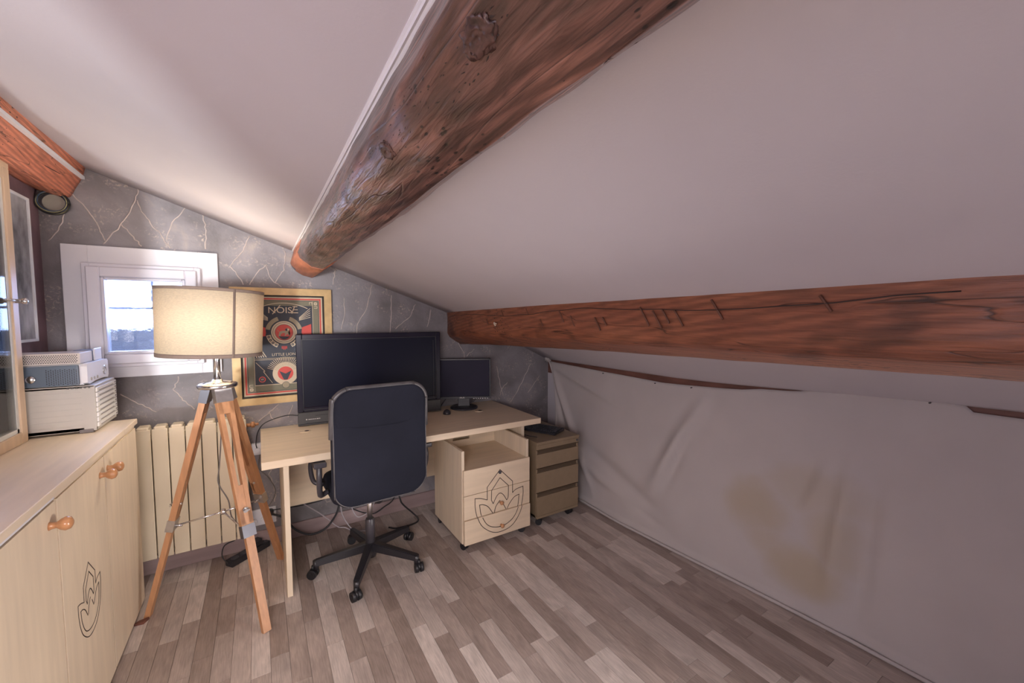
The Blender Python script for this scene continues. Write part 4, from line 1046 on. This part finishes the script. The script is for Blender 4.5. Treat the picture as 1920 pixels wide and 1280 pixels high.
for y_ in (.55, 1.70): part('side_panel', MB().box(-1.148, XF-.045, y_, y_+.018, .02, .902), 'maple_z', cb1)
part('rail', MB().box(XF-.02, XF-.003, .55, 1.718, .890, .902), 'white_trim', cb1)
door(cb1, .99, 1.716, 1.665); door(cb1, .552, .988)
part('plinth', MB().box(-1.1, XF-.04, .56, 1.71, 0, .02), 'maple_y', cb1)

# ------------------------------------------------------------------ glazed hutch
hu = thing('glazed_hutch', (-.97, 1.8, .928), 'maple display hutch with glass door standing on the worktop at left edge', 'cabinet')
hx, hy1, hz0, hz1 = -.805, 2.405, .929, 2.00
part('side_panel', MB().box(-1.145, hx-.02, hy1-.018, hy1, hz0, hz1), 'hutch_wood', hu)
part('side_panel', MB().box(-1.145, hx-.02, 1.56, 1.578, hz0, hz1), 'hutch_wood', hu)
part('back_panel', MB().box(-1.147, -1.135, 1.578, hy1-.018, hz0, hz1), 'hutch_wood', hu)
part('top_panel', MB().box(-1.147, hx, 1.56, hy1, hz1, hz1+.02, .002), 'hutch_wood', hu)
part('bottom_panel', MB().box(-1.135, hx-.02, 1.578, hy1-.018, hz0, hz0+.02), 'hutch_wood', hu)
for z_ in (1.28, 1.62): part('shelf', MB().box(-1.135, hx-.03, 1.578, hy1-.018, z_, z_+.016), 'hutch_wood', hu)
dr = part('glass_door', MB().box(hx-.02, hx, hy1-.045, hy1, hz0, hz1, .002).box(hx-.02, hx, 1.985, 2.03, hz0, hz1, .002).box(hx-.02, hx, 2.03, hy1-.045, hz0, hz0+.045, .002).box(hx-.02, hx, 2.03, hy1-.045, hz1-.045, hz1, .002), 'hutch_wood', hu)
part('inner_bead', MB().box(hx-.016, hx-.006, hy1-.062, hy1-.044, hz0+.04, hz1-.04).box(hx-.016, hx-.006, 2.025, hy1-.05, hz0+.044, hz0+.062), 'hutch_inner', dr)
part('pane', MB().box(hx-.012, hx-.008, 2.025, hy1-.05, hz0+.045, hz1-.045), 'clear_glass', dr)
mb = MB().cyl((hx, hy1-.022, 1.49), (hx+.03, hy1-.022, 1.49), .008, n=14).lathe([(.012, .018), (.013, .03), (0, .035)], (hx, hy1-.022, 1.49), 'x', 14)
mb.cyl((hx+.012, hy1-.022, 1.49), (hx+.012, hy1-.13, 1.492), .005, n=10)
part('handle', mb, 'chrome', dr, label='slim chrome handle')
dr2 = part('glass_door', MB().box(hx-.02, hx, 1.938, 1.982, hz0, hz1, .002).box(hx-.02, hx, 1.56, 1.604, hz0, hz1, .002).box(hx-.02, hx, 1.604, 1.938, hz0, hz0+.045, .002).box(hx-.02, hx, 1.604, 1.938, hz1-.045, hz1, .002), 'hutch_wood', hu)
part('pane', MB().box(hx-.012, hx-.008, 1.60, 1.942, hz0+.045, hz1-.045), 'clear_glass', dr2)

# ------------------------------------------------------------------ organiser, console, boxes on the worktop
og = thing('paper_organiser', (-.745, 2.57, .928), 'grey plastic organiser with eight slim drawers on the worktop', 'organiser')
ox0, ox1, oy0, oy1, oz0, oz1 = -.885, -.612, 2.436, 2.72, .929, 1.133
ox0 = -.884
mb = MB().box(ox0, ox1, oy0, oy1, oz0+.008, oz0+.022).box(ox0, ox1, oy0, oy1, oz1-.012, oz1, .003).box(ox0, ox1, oy1-.006, oy1, oz0+.01, oz1).box(ox0, ox1, oy0, oy0+.006, oz0+.01, oz1).box(ox0, ox0+.006, oy0, oy1, oz0+.01, oz1)
for k in range(7): mb.box(ox0+.004, ox1-.045, oy0-.0012, oy0+.002, oz0+.032+k*.024, oz0+.033+k*.024+.0008)
part('shell', mb, 'organiser', og)
part('corner_post', MB().box(ox1-.040, ox1-.001, oy0-.002, oy0+.004, oz0+.008, oz1-.006), 'organiser', og)
for k in range(6): part('vent_mark', MB().box(ox1-.085+k*.013, ox1-.078+k*.013, oy0-.0025, oy0+.001, oz1-.011, oz1-.006), 'organiser_dark', og)
nD = 8; hD = (oz1-oz0-.03)/nD
for k in range(nD):
    za = oz0+.020+k*hD
    d = part('drawer', MB().box(ox1-.02, ox1+.006, oy0+.006, oy1-.004, za+.0012, za+hD-.0012, .001), 'organiser_front', og)
    part('finger_slot', MB().box(ox1+.0058, ox1+.0068, oy0+.03, oy1-.055, za+.004, za+.0075), 'organiser_dark', d)
    part('label_hole', MB().box(ox1+.0058, ox1+.0068, oy1-.028, oy1-.014, za+.007, za+.014), 'organiser_dark', d)
part('foot_clip', MB().box(ox1-.055, ox1-.01, oy0-.004, oy0+.006, oz0, oz0+.016, .002).box(ox0+.01, ox0+.05, oy0, oy0+.02, oz0, oz0+.01).box(ox0+.01, ox1-.01, oy1-.03, oy1-.01, oz0, oz0+.01), 'organiser_dark', og)

gc = thing('game_console', (-.75, 2.56, 1.134), 'white game console with dark vented end lying on the grey organiser', 'game console')
gx0, gx1, gy0, gy1, gz0, gz1 = -.884, -.648, 2.44, 2.73, 1.1345, 1.226
part('body', MB().box(gx0, gx1, gy0+.012, gy1, gz0, gz1, .006, seg=2), 'console_white', gc)
part('vented_end', MB().box(gx0, gx1-.012, gy0, gy0+.014, gz0+.003, gz1-.003, .005, seg=2), 'console_dark', gc, label='dark blue grey vented end')
mb = MB()
for i in range(14):
    for j in range(9):
        X = gx1-.018-i*.0068; Z = gz0+.010+j*.0072+(i % 2)*.0036
        if Z < gz1-.006: mb.cyl((X, gy0-.0006, Z), (X, gy0+.001, Z), .0021, n=6, smooth=False)
part('vent_holes', mb, 'vent_hole', gc, kind='stuff')
part('eject_latch', MB().lathe([(.016, 0), (.014, -.004), (0, -.005)], (-.80, gy0, gz0+.036), 'y', 20), 'chrome', gc)
mb = MB(); prof = [(gy0+.004, gz0+.010), (gy0+.03, gz0+.002), (gy0+.12, gz0+.010), (gy1-.06, gz0+.008), (gy1-.012, gz0+.002), (gy1, gz0+.016), (gy1, gz1-.010), (gy1-.014, gz1), (gy0+.016, gz1), (gy0+.004, gz1-.010)]
part('front_fascia', mb.prism(prof, 'x', gx1-.006, gx1+.014), 'console_white', gc)
part('power_ring', MB().lathe([(.022, 0), (.022, .003), (.015, .004), (.014, .0025), (0, .0025)], (gx1+.014, gy1-.062, gz0+.042), 'x', 28), 'chrome', gc)
mb = MB()
for i in range(3): mb.lathe([(.0075, 0), (.0065, .0018), (0, .002)], (gx1+.014, gy0+.05+i*.04, gz0+.022), 'x', 16)
part('port_covers', mb, 'organiser', gc)
mm2 = thing('perforated_box', (-.79, 2.55, gz1+.001), 'beige perforated metal box lying on top of the game console', 'box')
part('lid', MB().box(-.885, -.655, 2.45, 2.60, gz1+.0008, gz1+.048, .002), 'box_beige', mm2)
mb = MB()
for i in range(33):
    for j in range(6):
        X = -.881+i*.0068+(j % 2)*.0034; Z = gz1+.008+j*.006
        if X < -.665: mb.box(X, X+.004, 2.4492, 2.4512, Z, Z+.0032)
part('perforations', mb, 'vent_hole', mm2, kind='stuff')
rt = thing('small_dock', (-.67, 2.58, gz1+.001), 'small blue and silver electronic box standing on the game console beside perforated box', 'device')
part('body', MB().box(-.72, -.655, 2.61, 2.70, gz1+.0008, gz1+.050, .003), 'box_blue', rt)
part('end_plate', MB().box(-.655, -.648, 2.608, 2.702, gz1+.0008, gz1+.056, .002), 'console_white', rt)

# picture on the left wall
pc = thing('wall_picture', (-.885, 2.62, 1.32), 'narrow black and white picture in white frame on the left wall', 'picture')
part('frame', ring_(MB(), 0, .29, 0, .655, .012, 0, .012, .001), 'photo_white', pc)
c = [o for o in pc.children][0]
me = c.data
for v in me.vertices: # turn it onto the x = -.89 wall
    x_, y_, z_ = v.co+ORG[pc.name]; v.co = Vector((-.889+y_, 2.79-x_, 1.315+z_))-ORG[pc.name]
m = mat('photo_print', (.5, .5, .54), .5, col2=(.04, .04, .05), scale=9, stretch=(1, 1, .6))
mb = MB().box(-.889, -.884, 2.51, 2.78, 1.325, 1.96); part('photograph', mb, 'photo_print', pc)

# cable coil under the corner beam
cc = thing('cable_coil', (-.83, 2.9, 1.92), 'coil of black and yellow cable hung over a pale round plate below corner beam', 'cable')
bm = MB().cyl((-.832, YW-.001, 1.984), (-.832, YW-.014, 1.984), .040, n=30); part('back_plate', bm, 'plate_beige', cc, label='pale round junction plate')
mat('cord_yellow', (.34, .31, .16), .5)
mat('cord_blue', (.05, .09, .17), .45)
for k in range(7):
    r_ = .047+.0035*(k % 4); tx, tz = random.uniform(-.004, .004), random.uniform(-.004, .004)
    pts = [(-.832+tx+r_*1.05*math.cos(2*PI*i/20), 2.905-.012-.003*k+.002*math.sin(i+k), 1.984+tz+r_*math.sin(2*PI*i/20)*1.0) for i in range(21)]
    part('cable_loop', MB().tube(pts, .0026, 6, sub=2), ['cord_black', 'cord_blue', 'cord_yellow', 'cord_black', 'cord_blue', 'cord_yellow', 'cord_black'][k], cc)

# ------------------------------------------------------------------ power sockets, cables
so_ = thing('wall_socket', (-.02, YW, .14), 'white double wall socket with plugs low between radiator and desk', 'socket')
part('plate', MB().box(-.095, .055, YW-.012, YW-.0, .135, .235, .004, seg=2), 'white_trim', so_)
part('plug', MB().cyl((-.065, YW-.012, .165), (-.065, YW-.045, .165), .020, .017, 18), 'white_trim', so_)
part('plug', MB().cyl((-.01, YW-.012, .17), (-.01, YW-.045, .17), .020, .017, 18), 'white_trim', so_)
part('plug', MB().cyl((.025, YW-.012, .21), (.025, YW-.05, .21), .018, .015, 18), 'cord_black', so_)
jb = thing('junction_box', (-.03, YW, .6), 'small white junction box on the wall behind the desk left end', 'junction box')
part('box', MB().box(-.062, -.005, YW-.03, YW, .585, .655, .005, seg=2), 'white_trim', jb)
part('plug', MB().cyl((-.034, YW-.03, .615), (-.034, YW-.045, .615), .015, n=16), 'white_trim', jb)
st = thing('power_strip', (-.08, 2.86, 0), 'black multi-socket power strip on the floor behind the tripod lamp', 'power strip')
M = Matrix.Translation((-.095, 2.83, 0)) @ Matrix.Rotation(rad(38), 4, 'Z')
part('body', MB().box(-.12, .12, -.028, .028, .001, .036, .005, M=M, seg=2), 'black_plastic', st)
for k in range(4):
    mb = MB(); c0 = M @ Vector((-.085+k*.057, 0, .036)); mb.cyl(c0, c0+Vector((0, 0, .003)), .020, n=18); part('outlet', mb, 'dark_plate', st)
part('adapter', MB().box(.02, .075, -.024, .024, .0395, .075, .005, M=M), 'black_plastic', st)
def cable(name, pts, r, mt, label, sub=6): return solo(name, MB().tube(pts, r, 7, sub=sub), mt, label, 'cable')
cable('power_cable', [(.035, 2.88, .20), (.10, 2.86, .165), (.148, 2.80, .109), (.225, 2.78, .061), (.30, 2.78, .063), (.355, 2.79, .097), (.399, 2.79, .172), (.41, 2.80, .26)], .0062, 'cord_black', 'thick black cable drooping under the desk from the wall socket')
cable('network_cable', [(.17, 2.79, .29), (.275, 2.8, .188), (.342, 2.8, .117), (.396, 2.79, .058), (.44, 2.78, .045), (.49, 2.77, .012), (.56, 2.74, .008), (.60, 2.70, .006)], .0036, 'cord_white', 'pale network cable running diagonally down below the modesty panel')
cable('screen_cable', [(.765, 2.76, .30), (.78, 2.70, .19), (.80, 2.70, .143), (.865, 2.70, .068), (.90, 2.68, .02), (.86, 2.66, .008), (.75, 2.66, .008), (.70, 2.70, .008)], .0055, 'cord_black', 'black cable hanging in a loop right of the chair column')
cable('wall_cable', [(-.02, 2.895, .225), (.134, 2.895, .212), (.233, 2.895, .209), (.33, 2.89, .22), (.45, 2.88, .27)], .0032, 'cord_black', 'thin black cable running level along the wall below the desk')
cable('white_cable', [(.418, 2.8, .30), (.418, 2.8, .199), (.427, 2.8, .125), (.461, 2.79, .052), (.50, 2.76, .012), (.56, 2.77, .006), (.62, 2.80, .006), (.58, 2.83, .006)], .004, 'cord_white', 'white cable coming down beside the chair column to the floor')
cable('slack_cable', [(.471, 2.8, .30), (.475, 2.8, .177), (.515, 2.8, .134), (.582, 2.8, .096), (.635, 2.8, .082), (.699, 2.8, .111), (.765, 2.8, .154), (.80, 2.79, .30)], .0042, 'cord_black', 'slack black cable sagging in a wide curve behind the chair column')
cable('looped_cable', [(.45, 2.79, .30), (.50, 2.78, .12), (.55, 2.77, .10), (.62, 2.78, .15), (.66, 2.79, .30)], .0035, 'cord_white', 'pale cable looped just under the chair seat')
cable('television_cable', [(.20, 2.885, .80), (.123, 2.895, .807), (.016, 2.895, .778), (-.025, 2.893, .728), (-.038, 2.888, .66), (-.034, 2.878, .63)], .003, 'cord_black', 'thin black cable arching from the television to the junction box')
cable('grey_wall_cable', [(-.02, 2.9, .585), (-.03, 2.9, .50), (.02, 2.9, .43), (.055, 2.9, .34), (.03, 2.9, .27), (.0, 2.895, .24)], .0026, 'cord_grey', 'thin grey cable snaking down the wall left of the desk leg')
cable('strip_cable', [(-.19, 2.75, .02), (-.22, 2.78, .06), (-.21, 2.80, .11), (-.16, 2.82, .12)], .003, 'cord_black', 'short black cable rising from the left end of the power strip')
cable('keyboard_cable', [(1.585, 2.60, .592), (1.575, 2.47, .592), (1.58, 2.35, .591), (1.62, 2.27, .591)], .0025, 'cord_black', 'thin black cable lying beside the keyboard on the metal drawer unit')
# wood splinter on the floor by the tripod foot
solo('wood_splinter', MB().prism([(-.535, 2.445), (-.50, 2.44), (-.485, 2.47), (-.52, 2.462)], 'z', .0005, .012), 'chip_wood', 'small dark red wood splinter on the floor beside the cabinet base', 'splinter')
